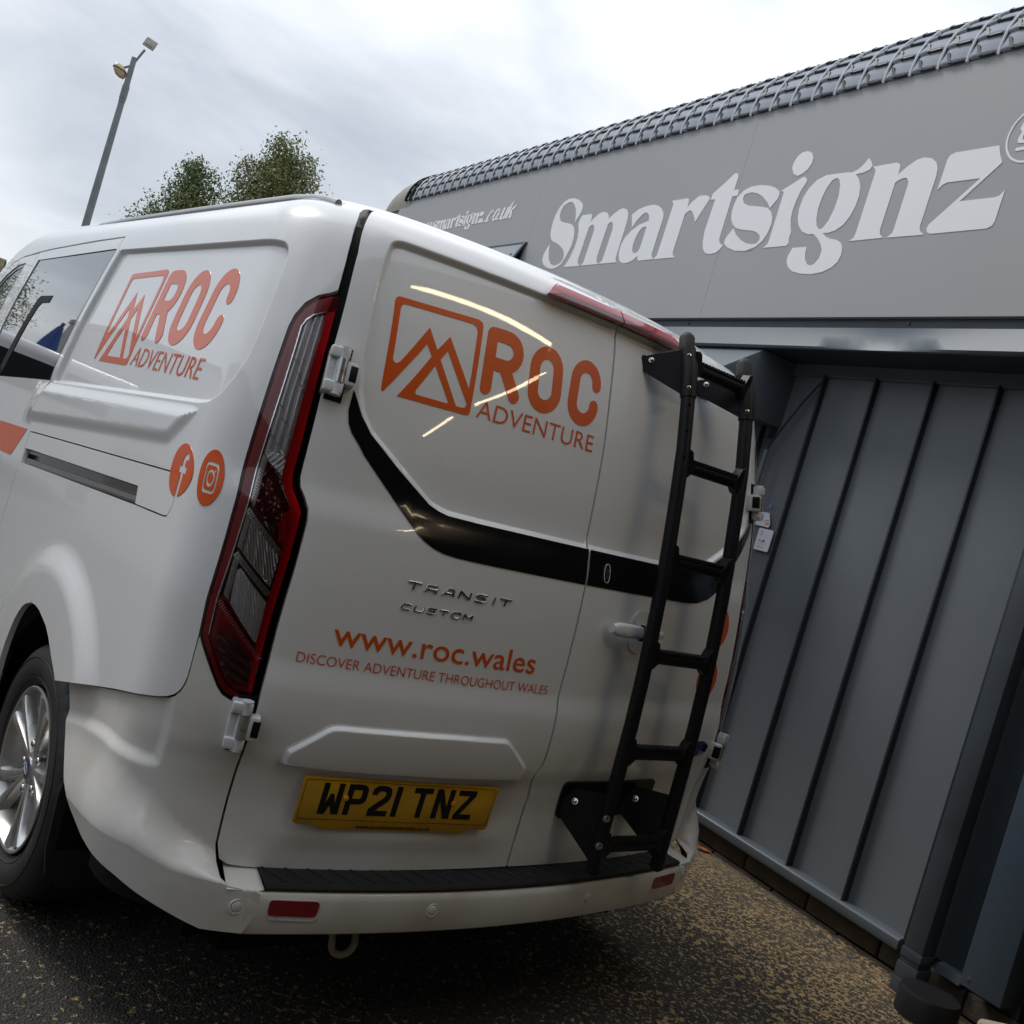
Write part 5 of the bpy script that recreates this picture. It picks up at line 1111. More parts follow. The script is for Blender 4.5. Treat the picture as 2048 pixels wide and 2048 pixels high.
# fascia frame behind so nothing is open
bx('fascia_back',-2.7,6.88,-.25,.19,2.53,3.60,'clad_deep')
def flat_letter(name,P,holes=(),d=.2522,th=.0020,mat='sign_white'):
    V=[Vector((q[0],q[1],0)) for q in P];loops=[V]+[[Vector((q[0],q[1],0)) for q in h] for h in holes]
    T=geometry.tessellate_polygon(loops);allv=[q for L in loops for q in L];n=len(allv)
    v=[(q.x,d,q.y) for q in allv]+[(q.x,d-th,q.y) for q in allv];f=[tuple(t) for t in T];b=0
    for L in loops:
        k=len(L);f+=[(b+i,b+(i+1)%k,n+b+(i+1)%k,n+b+i) for i in range(k)];b+=k
    return mesh(name,v,f,mat,bld)
GLYPH = {
 'S':[(3.420,2.934),(3.427,2.970),(3.419,3.001),(3.383,3.051),(3.373,3.011),(3.354,2.966),(3.333,2.934),(3.300,2.906),(3.258,2.892),(3.216,2.893),(3.177,2.906),(3.157,2.933),(3.164,2.968),(3.192,2.999),(3.241,3.026),(3.300,3.050),(3.350,3.064),(3.389,3.087),(3.414,3.119),(3.428,3.164),(3.431,3.213),(3.421,3.270),(3.395,3.315),(3.357,3.346),(3.310,3.360),(3.249,3.359),(3.180,3.341),(3.128,3.312),(3.108,3.291),(3.100,3.264),(3.114,3.228),(3.131,3.204),(3.143,3.177),(3.153,3.210),(3.167,3.250),(3.190,3.286),(3.224,3.317),(3.259,3.334),(3.297,3.335),(3.342,3.319),(3.366,3.291),(3.367,3.256),(3.347,3.219),(3.324,3.204),(3.275,3.192),(3.216,3.181),(3.172,3.169),(3.137,3.145),(3.115,3.113),(3.102,3.070),(3.101,3.019),(3.116,2.978),(3.137,2.932),(3.163,2.895),(3.206,2.876),(3.264,2.868),(3.333,2.880),(3.387,2.904)],
 'm':[(3.119,2.874),(3.078,2.933),(3.056,3.003),(3.054,3.071),(3.070,3.122),(3.096,3.167),(3.093,3.200),(3.076,3.224),(2.979,3.224),(2.960,3.215),(2.956,3.192),(2.957,3.167),(2.925,3.193),(2.882,3.218),(2.831,3.225),(2.791,3.213),(2.766,3.191),(2.756,3.170),(2.717,3.198),(2.669,3.222),(2.627,3.228),(2.589,3.216),(2.563,3.192),(2.551,3.163),(2.546,3.127),(2.551,2.907),(2.546,2.891),(2.525,2.876),(2.720,2.876),(2.692,2.895),(2.689,2.915),(2.679,3.095),(2.688,3.127),(2.708,3.147),(2.730,3.145),(2.747,3.133),(2.760,2.915),(2.751,2.894),(2.726,2.875),(2.924,2.875),(2.898,2.894),(2.897,2.913),(2.886,3.103),(2.892,3.128),(2.912,3.147),(2.935,3.144),(2.956,3.130),(2.970,2.914),(2.961,2.893),(2.934,2.873)],
 'a':[(2.517,3.175),(2.459,3.205),(2.392,3.217),(2.320,3.218),(2.268,3.205),(2.224,3.178),(2.199,3.150),(2.192,3.123),(2.199,2.907),(2.191,2.892),(2.170,2.877),(2.307,2.874),(2.329,2.887),(2.330,2.906),(2.365,2.882),(2.408,2.868),(2.457,2.865),(2.495,2.879),(2.522,2.906),(2.535,2.942),(2.536,2.989),(2.518,3.031),(2.475,3.070),(2.410,3.102),(2.325,3.121),(2.333,3.147),(2.349,3.165),(2.379,3.177),(2.414,3.162),(2.448,3.130),(2.475,3.088)],
 'a_h':[(2.329,3.085),(2.365,3.085),(2.390,3.060),(2.407,3.019),(2.411,2.977),(2.404,2.945),(2.387,2.927),(2.367,2.923),(2.342,2.934),(2.332,2.952)],
 'r':[(2.169,2.875),(2.147,2.897),(2.144,2.915),(2.134,3.199),(2.139,3.211),(2.161,3.224),(2.018,3.224),(2.002,3.215),(1.996,3.192),(1.998,3.167),(1.961,3.203),(1.919,3.227),(1.872,3.226),(1.837,3.216),(1.820,3.202),(1.834,3.175),(1.888,3.074),(1.915,3.112),(1.940,3.138),(1.958,3.148),(1.978,3.145),(2.000,3.129),(2.006,2.906),(1.999,2.892),(1.976,2.876)],
 't':[(1.808,3.227),(1.741,3.273),(1.675,3.324),(1.659,3.325),(1.642,3.314),(1.638,3.299),(1.639,3.228),(1.601,3.228),(1.598,3.193),(1.639,3.193),(1.641,2.960),(1.633,2.942),(1.618,2.929),(1.596,2.922),(1.610,2.899),(1.637,2.882),(1.684,2.877),(1.723,2.886),(1.752,2.912),(1.771,2.955),(1.782,3.009),(1.773,3.192),(1.810,3.192)],
 's':[(1.554,3.011),(1.516,2.971),(1.471,2.941),(1.426,2.921),(1.377,2.911),(1.342,2.913),(1.328,2.933),(1.336,2.954),(1.367,2.974),(1.407,2.986),(1.485,2.997),(1.532,3.009),(1.568,3.032),(1.593,3.065),(1.606,3.104),(1.605,3.148),(1.593,3.188),(1.559,3.217),(1.509,3.232),(1.446,3.232),(1.421,3.229),(1.374,3.220),(1.325,3.203),(1.290,3.181),(1.283,3.163),(1.286,3.142),(1.322,3.097),(1.351,3.128),(1.400,3.165),(1.448,3.188),(1.492,3.199),(1.526,3.197),(1.547,3.189),(1.547,3.166),(1.528,3.143),(1.489,3.127),(1.435,3.119),(1.486,3.126),(1.387,3.111),(1.339,3.099),(1.303,3.074),(1.284,3.044),(1.276,3.009),(1.284,2.964),(1.305,2.923),(1.346,2.894),(1.413,2.879),(1.355,2.881),(1.417,2.878),(1.494,2.885),(1.555,2.906),(1.588,2.927),(1.594,2.946),(1.589,2.963)],
 'i':[(1.283,3.180),(1.156,3.236),(1.138,3.236),(1.120,3.220),(1.120,3.206),(1.141,3.164),(1.152,3.114),(1.156,3.067),(1.151,3.025),(1.137,2.986),(1.122,2.958),(1.123,2.917),(1.115,2.901),(1.125,2.886),(1.286,2.886),(1.262,2.904),(1.258,2.923),(1.256,3.170),(1.263,3.178)],
 'dot':[(1.250,3.298),(1.249,3.326),(1.234,3.355),(1.209,3.372),(1.174,3.373),(1.142,3.359),(1.123,3.332),(1.121,3.305),(1.136,3.276),(1.164,3.256),(1.196,3.249),(1.227,3.264)],
 'g':[(0.970,2.934),(1.004,2.935),(1.049,2.952),(1.084,2.985),(1.105,3.024),(1.115,3.076),(1.110,3.130),(1.088,3.175),(1.051,3.211),(0.998,3.228),(0.923,3.226),(0.866,3.224),(0.843,3.220),(0.807,3.233),(0.781,3.257),(0.768,3.279),(0.748,3.262),(0.732,3.237),(0.740,3.220),(0.775,3.210),(0.817,3.208),(0.788,3.181),(0.766,3.143),(0.757,3.098),(0.761,3.047),(0.775,3.001),(0.801,2.964),(0.840,2.940),(0.878,2.933),(0.912,2.934),(0.887,2.915),(0.859,2.904),(0.810,2.893),(0.780,2.876),(0.764,2.853),(0.758,2.817),(0.766,2.786),(0.792,2.761),(0.841,2.741),(0.909,2.733),(0.979,2.739),(1.036,2.753),(1.071,2.775),(1.091,2.803),(1.095,2.833),(1.079,2.873),(0.988,2.872),(0.984,2.837),(0.974,2.810),(0.954,2.786),(0.932,2.776),(0.907,2.783),(0.888,2.808),(0.884,2.847),(0.902,2.878),(0.935,2.910)],
 'g_h':[(0.928,3.206),(0.953,3.195),(0.973,3.161),(0.985,3.116),(0.989,3.060),(0.980,3.010),(0.965,2.975),(0.941,2.953),(0.921,2.960),(0.900,2.993),(0.885,3.050),(0.882,3.112),(0.893,3.165),(0.907,3.193)],
 'n':[(0.739,2.882),(0.715,2.897),(0.710,2.918),(0.704,3.209),(0.713,3.221),(0.730,3.232),(0.596,3.233),(0.574,3.221),(0.569,3.204),(0.570,3.174),(0.530,3.207),(0.491,3.231),(0.455,3.236),(0.414,3.227),(0.383,3.203),(0.368,3.176),(0.363,3.143),(0.369,2.920),(0.361,2.901),(0.337,2.882),(0.530,2.883),(0.505,2.902),(0.502,2.921),(0.499,3.119),(0.502,3.136),(0.516,3.152),(0.536,3.154),(0.558,3.147),(0.572,3.137),(0.577,2.921),(0.569,2.901),(0.547,2.884)],
 'z':[(0.336,3.076),(0.332,3.210),(0.324,3.227),(0.302,3.235),(0.102,3.235),(0.088,3.200),(0.065,3.159),(0.209,3.014),(0.051,3.014),(0.032,3.019),(0.015,3.041),(0.018,2.913),(0.024,2.895),(0.045,2.885),(0.306,2.883),(0.325,2.892),(0.332,2.909),(0.327,2.925),(0.143,3.104),(0.296,3.105),(0.316,3.099)],
}
HO={'a':['a_h'],'g':['g_h']}
def put(ch,fn,d=.2522):
    flat_letter('sign_letter' if d<.2525 else 'small_letter',[fn(*p) for p in GLYPH[ch]],[[fn(*p) for p in GLYPH[h]] for h in HO.get(ch,())],d)
I2=lambda s,z:(s,z)
for ch in ('S','m','a','r','t','s','i','dot','g','n','z'): put(ch,I2)
# web address in the same lettering, smaller
sc_=.262; s_m0=3.119; base=2.870
mp_=lambda s0:(lambda s,z:(s0+(s-s_m0)*sc_*1.03,3.298+(z-base)*sc_*.985))
fx=mp_(5.345)
for ch in ('m','a','r','t','s','i','dot','g','n','z'): put(ch,fx,.2526)
sh=lambda s,z:(s*sc_*1.03+ (5.424-1.606*sc_*1.03),3.298+(z-base)*sc_*.985)
put('s',sh,.2526)
def small(P,s0,w,h=.092,hole=None,z0=3.298,lean=.030):
    fn=lambda q:(s0-q[0]*w-q[1]*lean,z0+q[1]*h)
    flat_letter('small_letter',[fn(q) for q in P],[[fn(q) for q in hole]] if hole else [],.2526)
dotp=[(.5+.5*math.cos(t),.09+.09*math.sin(t)) for t in np.linspace(0,2*math.pi,13)[:-1]]
CC=[(.98,.78),(.80,.98),(.55,1.02),(.25,.88),(.05,.55),(.0,.25),(.15,.02),(.45,-.03),(.80,.10),(.98,.30),(.90,.32),(.70,.15),(.52,.12),(.42,.25),(.45,.60),(.58,.88),(.70,.92),(.74,.80),(.72,.62)]
UU=[(.0,1.0),(.36,1.0),(.32,.30),(.36,.14),(.48,.14),(.60,.30),(.62,1.0),(.98,1.0),(.95,.12),(1.04,.0),(.62,.0),(.60,.12),(.42,-.03),(.2,-.04),(.02,.10),(-.02,.40)]
KK_=[(-.1,.0),(.30,.0),(.30,.42),(.42,.50),(.52,.0),(.92,-.02),(1.0,.20),(.90,.20),(.84,.14),(.80,.45),(.62,.58),(.90,.75),(1.0,1.0),(.90,1.08),(.62,.95),(.30,.62),(.30,1.50),(-.0,1.25),(-.02,1.15)]
O2=[(.5+.5*math.cos(t)*.98,.5+.53*math.sin(t)) for t in np.linspace(0,2*math.pi,25)[:-1]]
OH=[(.5+.16*math.cos(t)-.08*math.sin(t)*0+.10*math.sin(t),.5+.40*math.sin(t)) for t in np.linspace(0,2*math.pi,17)[:-1]]
W2=[(-.02,1.0),(.26,1.0),(.30,.30),(.46,.80),(.46,1.0),(.70,1.0),(.74,.30),(.90,.85),(1.04,1.0),(.98,.70),(.72,-.02),(.58,-.02),(.50,.45),(.32,-.02),(.16,-.02)]
small(dotp,4.497,.030,.092*1.0);small(CC,4.468,.078);small(O2,4.372,.092,hole=OH);small(dotp,4.291,.030);small(UU,4.246,.098);small(KK_,4.150,.092)
small(dotp,5.440,.030)
for k in range(3): small(W2,5.83-.128*k,.125)
# round trade mark beside the wordmark
cc=(-.030,3.262);rr_=.108
flat_letter('round_mark',[(cc[0]+rr_*math.cos(t),cc[1]+rr_*1.08*math.sin(t)) for t in np.linspace(0,2*math.pi,49)[:-1]],[[(cc[0]+(rr_-.008)*math.cos(t),cc[1]+(rr_-.008)*1.08*math.sin(t)) for t in np.linspace(0,2*math.pi,49)[:-1]]])
flat_letter('mark_bar',[(.023,3.199),(.024,3.212),(-.060,3.214),(-.062,3.200)])
flat_letter('mark_letter',[(.022,3.232),(.027,3.250),(.018,3.278),(.030,3.292),(.022,3.318),(-.012,3.330),(-.045,3.318),(-.052,3.285),(-.040,3.262),(-.050,3.240),(-.020,3.226)],[[(.006,3.244),(-.020,3.240),(-.028,3.254),(-.012,3.268),(.008,3.262)],[(.002,3.286),(-.020,3.284),(-.026,3.304),(-.006,3.314),(.008,3.304)]])
# top hung opening light in the fascia
wf=prof('opening_window',[(.19,3.085),(.262,3.085),(.262,3.070),(.19,3.068)],3.70,4.62,'pipe_dark')
mb=MB();mb.add([(3.735,.262,3.07),(4.60,.262,3.07),(4.60,.46,2.60),(3.735,.46,2.60),(3.735,.254,3.066),(4.60,.254,3.066),(4.60,.452,2.596),(3.735,.452,2.596)],box_vf(0,1,0,1,0,1)[1]);mb.build('window_pane','window_slate',wf)

mb=MB();mb.add([(3.712,.2505,3.078),(3.735,.2505,3.078),(3.735,.47,2.585),(3.712,.47,2.585),(3.712,.262,3.082),(3.735,.262,3.082),(3.735,.485,2.592),(3.712,.485,2.592)],box_vf(0,1,0,1,0,1)[1]);mb.build('window_stay','pipe_dark',wf)
bx('window_opening',3.74,4.58,.2505,.2512,2.60,3.066,'seam_dark',wf)
MB().tube([(3.80,.30,2.99),(3.84,.27,2.90),(3.95,.255,2.86)],.006,6).build('window_cable','seam_dark',wf)
# barrel roof edge of pressed tiles between ribs
RC=(-.085,3.648);RR=.335;BAY=.1445
def rp(a,r=RR): return (RC[0]+r*math.cos(a),RC[1]+r*math.sin(a))
prof('roof_deck',[rp(a,RR-.03) for a in np.linspace(-.05,math.pi/2,14)]+[(-2.4,3.97),(-2.4,3.5),(-.2,3.5)],-2.7,6.05,'pipe_dark')
NST=6;tiles=[None]*NST;rib=None
def tile_geo(j,V,F,FM,s_off=0.):
    a0=math.pi/2*j/NST;a1=math.pi/2*(j+1)/NST+.02;b=len(V)
    for (aa_,rr) in ((a0+.006,RR-.004),(a0+.006,RR+.012),(a0+.04,RR+.015),(a1,RR+.001)):
        for t in np.linspace(0,1,7):
            d,z=rp(aa_,rr+(.006*math.sin(math.pi*t)**.5 if rr>RR-.003 else 0));V.append((s_off+.006+t*(BAY-.012),d,z))
    for i in range(3):
        for q in range(6): F.append((b+i*7+q,b+i*7+q+1,b+(i+1)*7+q+1,b+(i+1)*7+q));FM.append(0)
    def slab(sA,sB,aA,aB,r0,r1,skew=0.):
        b=len(V);v=[(sA,*rp(aA,r0)),(sB,*rp(aA,r0)),(sB+skew,*rp(aB,r0)),(sA+skew,*rp(aB,r0)),(sA,*rp(aA,r1)),(sB,*rp(aA,r1)),(sB+skew,*rp(aB,r1)),(sA+skew,*rp(aB,r1))]
        V.extend([(q[0]+s_off,q[1],q[2]) for q in v])
        for f in box_vf(0,1,0,1,0,1)[1]: F.append(tuple(i+b for i in f));FM.append(1)
    slab(BAY*.52,BAY*.62,a0+.00,a0+.150,RR+.012,RR+.0225,BAY*.18);slab(BAY*.14,BAY*.62,a0-.004,a0+.014,RR+.004,RR+.0200)
def tile_mesh(nm,V,F,FM):
    o=mesh(nm,V,F,'roof_tile',bld,smooth=True,auto=30);o.data.materials.append(M['seam_dark'])
    me=o.data;return o
for k in range(61):
    s0=.3755+BAY*(k-20)
    if s0>6.02: continue
    if k>=15:
        for j in range(NST):
            if tiles[j] is None:
                V=[];F=[];FM=[];tile_geo(j,V,F,FM);me=bpy.data.meshes.new('roof_tile');me.from_pydata(V,[],F);me.materials.append(M['roof_tile']);me.materials.append(M['seam_dark']);me.polygons.foreach_set('material_index',FM);me.polygons.foreach_set('use_smooth',[not q for q in FM]);me.update();tiles[j]=me
            o=link('roof_tile',tiles[j],None,bld);o.location=(s0,0,0)
    if rib is None:
        mb=MB();mb.tube([(0,*rp(a,RR+.012)) for a in np.linspace(-.03,math.pi/2+.02,18)],.0065,8);r_=mb.build('roof_rib','roof_rib',bld,smooth=True);rib=r_.data
    else: r_=link('roof_rib',rib,None,bld)
    r_.location=(s0,0,0)
V=[];F=[];FM=[]
for k in range(15):
    for j in range(NST): tile_geo(j,V,F,FM,.3755+BAY*(k-20))
me=bpy.data.meshes.new('further_roof_tiles');me.from_pydata(V,[],F);me.materials.append(M['roof_tile']);me.materials.append(M['seam_dark']);me.polygons.foreach_set('material_index',FM);me.update()
o=link('further_roof_tiles',me,None,bld);o['kind']='stuff'
for s0,s1 in ((6.040,6.085),(6.155,6.195)):
    mb=MB();ang=np.linspace(0,math.pi/2,16);v=[];f=[]
    for a in ang:
        for s_ in (s0,s1):
            for r in (RR-.02,RR+.024): v.append((s_,*rp(a,r)))
    for i in range(15):
        b=i*4
        for p,q in ((0,1),(1,3),(3,2),(2,0)): f.append((b+p,b+q,b+4+q,b+4+p))
    f+=[(0,1,3,2),(60,61,63,62)];mesh('verge_strip',v,f,'void_black',bld)
v=[];f=[];ss=[6.085,6.155,6.195,6.35,6.5,6.65,6.78,6.88,6.93]
for s_ in ss:
    t=max(0,(s_-6.35)/.60);k=math.sqrt(max(0,1-min(t,.999)**2))
    for a in np.linspace(-.2,math.pi/2,12): d,z=rp(a,RR+.006);v.append((s_,RC[0]+(d-RC[0])*(.5+.5*k),RC[1]-.10+(z-RC[1]+.10)*k))
f=[(i*12+j,(i+1)*12+j,(i+1)*12+j+1,i*12+j+1) for i in range(len(ss)-1) for j in range(11)];mesh('verge_end',v,f,'verge_tan',bld,smooth=True,auto=60)
for a,b in ((-2.7,-.65),(-.64,.695),(.705,2.02),(2.03,3.35),(3.36,4.68),(4.69,5.93)):
    bx('ridge_strip',a,b-.006,-.165,-.145,3.96,4.021+rng.uniform(0,.004),'ridge_green')
# hood over the side entrance
prof('entrance_hood',[(-.02,2.368),(.235,2.3685),(.640,2.085),(.640,2.040),(-.02,2.040)],1.075,2.5,'clad_flash',bevel=.004)
bx('hood_bracket',1.085,1.11,-.01,.045,1.98,2.039,'seam_dark')
# square downpipe with shoe
dp=bx('downpipe',-.487,-.407,.022,.100,.105,2.371,'pipe_dark',bevel=.003)
bx('pipe_collar',-.490,-.404,.018,.103,.128,.163,'pipe_dark',dp,.002);bx('pipe_collar',-.491,-.403,.018,.104,.050,.108,'pipe_dark',dp,.002)
mb=MB();mb.prism([(.014,.052),(.106,.052),(.106,-.005),(.085,-.055),(.014,-.055)],lambda a,b,h:(h,a,b),-.4935,-.4005);mb.build('pipe_shoe','pipe_dark',dp,bevel=.003)
# corner post, recess back, and a black sheet standing in for an unlit opening
bx('recess_back',-.64,-.345,-.034,-.020,.15,2.31,'clad_deep')
cp=bx('corner_post',-.795,-.640,-.03,.098,.155,2.371,'post_blue',bevel=.003)
MB().tube([(-.668,.098,.185),(-.668,.101,.185)],.006,12).build('post_screw','bolt_steel',cp)
bx('dark_opening_sheet',-3.2,-.80,-.034,-.028,-.10,2.371,'void_black')
# cable and conduit by the entrance
MB().tube([(.855,.006,2.312),(.885,.020,2.26),(.93,.032,2.18),(.975,.040,2.09),(1.016,.045,2.01),(1.045,.046,1.955),(1.062,.046,1.915)],.0065,8).build('cable','seam_dark',bld,smooth=True)
MB().tube([(1.062,.046,1.915),(1.062,.046,1.80),(1.062,.046,1.35)],.0125,12).build('conduit','galv',bld,smooth=True)
# review card and sticker on the cladding
cd=mesh('review_card',*(lambda m:(m.v,m.f))(MB().prism(rounded([(.985,1.428),(.889,1.428),(.889,1.536),(.985,1.536)],.009),lambda a,b,h:(a,h,b),.010,.015)),'card_white',bld)
def on_wall(name,P,mat,d=.0154,parent=None):
    mb=MB();mb.prism(P,lambda a,b,h:(a,h,b),d-.0004,d);return mb.build(name,mat,parent or cd)
on_wall('phone_icon',rounded([(.967,1.502),(.955,1.502),(.955,1.524),(.967,1.524)],.003),'card_ink')
on_wall('phone_screen',rounded([(.9655,1.504),(.9575,1.504),(.9575,1.522),(.9655,1.522)],.002),'card_white',.0158)
for i,(c_,m_) in enumerate(zip('Google',('card_blue','brake_lens','card_orange','card_blue','leaf_green','brake_lens'))):
    a=.971-.0082*i;text_on('card_letter',c_,m_,cd,(0,.7),[(a,1.470),(a-.0078,1.470),(a-.0078,1.484),(a,1.484)],lambda p,q,e:np.stack([p,np.full(len(p),.0156)+e,q],1))
for k in range(5):
    c=(.970-.0100*k,1.459);on_wall('card_star',[(c[0]+(.0048 if i%2==0 else .0021)*math.sin(i*math.pi/5),c[1]+(.0048 if i%2==0 else .0021)*math.cos(i*math.pi/5)) for i in range(10)],'card_orange')
on_wall('card_rule',[(.972,1.4435),(.925,1.4435),(.925,1.4458),(.972,1.4458)],'card_ink')
st=mesh('wall_sticker',*(lambda m:(m.v,m.f))(MB().prism([(1.03,1.545),(.932,1.545),(.928,1.562),(.945,1.600),(.955,1.615),(1.03,1.615)],lambda a,b,h:(a,h,b),.010,.0125)),'card_white',bld)
on_wall('sticker_mark',[(.956+.014*math.cos(t)-.010,1.556+.014*math.sin(t)) for t in np.linspace(-.2,math.pi-.2,12)],'card_orange',.0132,st)
on_wall('sticker_curve',[(.972,1.566),(.955,1.576),(.938,1.574),(.938,1.5775),(.955,1.580),(.974,1.570)],'card_blue',.0132,st)
on_wall('sticker_text',[(1.01,1.594),(.982,1.594),(.982,1.597),(1.01,1.597)],'card_ink',.0132,st);on_wall('sticker_text',[(1.01,1.586),(.982,1.586),(.982,1.589),(1.01,1.589)],'card_ink',.0132,st)
on_wall('blue_dot',[(.962+.008*math.cos(t),1.650+.010*math.sin(t)) for t in np.linspace(0,6.28,14)[:-1]],'card_blue',.0132,st)


# black gully cover and bits at the foot of the pipe
g_=MB();c=bld.matrix_world@Vector((-.585,.145,0));
g_.tube([(c.x,c.y,gz(c.x,c.y)-.02),(c.x,c.y,gz(c.x,c.y)+.075),(c.x,c.y,gz(c.x,c.y)+.088)],[.105,.105,.099],28)
tag(g_.build('gully_pot','black_plastic',smooth=True),label='black round gully pot standing at the foot of the square downpipe',category='drain')
c1=bld.matrix_world@Vector((-.80,.17,.10));c2=bld.matrix_world@Vector((-.98,.30,.19))
tag(MB().tube([c1,c2],.022,16).build('waste_pipe','tow_paint',smooth=True),label='short beige waste pipe end at the bottom right corner by the wall',category='pipe')
c1=bld.matrix_world@Vector((-.42,.125,.0));c2=bld.matrix_world@Vector((-.70,.175,.005));c1.z=gz(c1.x,c1.y)+.004;c2.z=gz(c2.x,c2.y)+.006
tag(MB().tube([c1,(c1+c2)/2+Vector((.006,0,.003)),c2],.0022,5).build('twig','leaf_orange'),label='thin reddish twig lying beside the downpipe foot',category='twig')
# orange leaf by the wall
L=[];Lf=[]
for i,(t,w) in enumerate(((0,.001),(.2,.011),(.45,.017),(.7,.013),(.9,.006),(1,.001))):
    for s in (-1,0,1): L.append((t*.085,s*w,.004+.004*abs(s)+.006*math.sin(t*3)))
for i in range(5):
    for j in range(2): Lf.append((i*3+j,i*3+j+1,(i+1)*3+j+1,(i+1)*3+j))
lf=mesh('fallen_leaf',L,Lf,'leaf_orange',smooth=True);lf.location=(2.098,.955,gz(2.1,.95)+.002);lf.rotation_euler=(0,.03,R_(-60))
tag(lf,label='single orange dry leaf on the ground near the wall base behind the van',category='leaf')

# ================================================================== LAMP POST
lp=empty('lamp_post',(3.72,22.08,.0),label='tall grey lamp post with two floodlights on splayed arms',category='lamp post')
MB().tube([(0,0,0),(0,0,5.2),(0,0,6.9),(0,0,8.26)],[.085,.080,.068,.058],16).build('column','galv',lp,smooth=True)
MB().tube([(0,0,7.25),(0,0,7.32),(0,0,7.325),(0,0,7.60),(0,0,7.605),(0,0,7.64)],[.072,.072,.078,.078,.070,.070],16).build('column_sleeve','galv',lp,smooth=True)
MB().tube([(0,0,8.10),(.14,-.07,8.50)],.026,8).build('arm','galv',lp);MB().tube([(0,0,8.08),(-.16,.10,7.96)],.026,8).build('arm','galv',lp)
fl_=MB();ax=np.array([.62,-.42,-.22]);ay=np.array([.30,-.10,.62]);az=np.cross(ax,ay);ay=np.cross(az,ax);fl_.obox((.20,-.12,8.66),ax,ay,az,.130,.105,.026)
o=fl_.build('floodlight','lamp_shell',lp,bevel=.012);az/=np.linalg.norm(az);ax/=np.linalg.norm(ax);ay/=np.linalg.norm(ay)
sg_=-1 if (az@np.array([-.1,-1,-.4]))<0 else 1;c=np.array((.20,-.12,8.66))+az*sg_*.027
MB().obox(c+ay*.018,ax,ay,az,.112,.070,.002).build('flood_glass','lamp_shell',o);MB().obox(c-ay*.060,ax,ay,az,.080,.006,.004).build('flood_slot','seam_dark',o)
bl=MB();C0=np.array((-.18,.12,7.90));rings=[]
for t,r in ((-.15,.02),(-.13,.09),(-.06,.135),(.0,.150),(.012,.152),(.07,.125),(.12,.07),(.135,.01)):
    rings.append([(C0[0]+r*1.05*math.cos(q)-t*.15,C0[1]+r*.8*math.sin(q),C0[2]+t+ .35*r*math.cos(q)*-.6) for q in np.linspace(0,2*math.pi,17)[:-1]])
v=[p for r in rings for p in r];f=[(i*16+j,i*16+(j+1)%16,(i+1)*16+(j+1)%16,(i+1)*16+j) for i in range(7) for j in range(16)]
b_=mesh('lantern','lamp' and v,f,'lamp_bowl',lp,smooth=True);
mb=MB();R3=[(C0[0]+.158*math.cos(q),C0[1]+.125*math.sin(q),C0[2]+.35*.158*math.cos(q)*-.6) for q in np.linspace(0,2*math.pi,21)];mb.tube(R3,.012,6,cap=False);mb.build('lantern_rim','seam_dark',b_)

# ================================================================== TREES
LQ=None
def tree(name,x,y,z0,z1,rad,nclump,nleaf,mat,label,lean=0,seed=0):
    r=np.random.default_rng(seed);t=empty(name,(x,y,0),label=label,category='tree',group='trees rising behind the van')
    H=z1;tr=MB();tr.tube([(0,0,-.2),(.05,.02,H*.35),(.1+lean*.3,0,H*.65),(lean,0,H*.93)],[.22,.17,.09,.02],9)
    tips=[]
    for k in range(nclump):
        a=r.uniform(0,2*math.pi);h=z0+(z1-z0)*(r.random()**.75);q=rad*math.sqrt(r.random())*min(1,math.sqrt(max(.03,1-((h-z0)/(z1-z0))**1.8))*1.05)
        p=np.array([q*math.cos(a)+lean*(h/z1),q*math.sin(a),h]);b=np.array([lean*(h/z1)*.4,0,max(h-q*1.5-.6,.3*H)]);m=b+(p-b)*.5+np.array([0,0,-.15])
        tr.tube([b,m,p],[.045,.028,.008],5,cap=False);tips.append((p,(p-b)/np.linalg.norm(p-b)))
    tr.build('trunk','bark',t,smooth=True)
    N_=nleaf;idx=r.integers(0,nclump,N_);P=np.array([tips[i][0] for i in idx]);T=np.array([tips[i][1] for i in idx])
    T=T*.6+np.array([0,0,.55]);s=r.normal(size=(N_,3))*np.array([.33,.33,.30]);along=r.uniform(-.9,.75,(N_,1));C_=P+T*along+s*(1-np.maximum(along,0)*.75)
    a=r.normal(size=(N_,3));a/=np.linalg.norm(a,axis=1,keepdims=True);b=np.cross(a,r.normal(size=(N_,3)));b/=np.linalg.norm(b,axis=1,keepdims=True)
    L_=r.uniform(.045,.085,(N_,1));w=L_*.42
    V=np.stack([C_-a*L_,C_+b*w,C_+a*L_,C_-b*w],1).reshape(-1,3);me=bpy.data.meshes.new('crown');n=N_
    me.vertices.add(4*n);me.vertices.foreach_set('co',V.ravel());me.loops.add(4*n);me.loops.foreach_set('vertex_index',np.arange(4*n,dtype=np.int32));me.polygons.add(n);me.polygons.foreach_set('loop_start',np.arange(0,4*n,4,dtype=np.int32));me.update();me.validate()
    link('crown',me,mat,t);return t
tree('tree',8.75,36.0,5.0,7.35,.55,22,3500,'leaf_olive','small feathery green treetop furthest left above the van roof',.1,1)
tree('tree',9.95,35.1,5.2,8.95,1.05,60,15000,'leaf_green','middle green tree crown right of the lamp post above the roof rail',.0,2)
tree('tree',12.35,33.2,5.5,10.75,1.85,120,36000,'leaf_olive','tallest and widest olive green tree above the rear of the van roof',-.25,3)
# row of trees beyond the yard on the far left (seen mirrored in the van window)
for i,(x,y,h) in enumerate(((-3.5,44,5.6),(-.5,47,6.4),(2.2,50,5.4),(-7.0,41,6.0))):
    tree('tree',x,y,1.5,h,2.2,40,6000,'leaf_olive','bushy tree in the hedge line across the yard, %s'%('leftmost','second','third','fourth')[i],0,20+i)

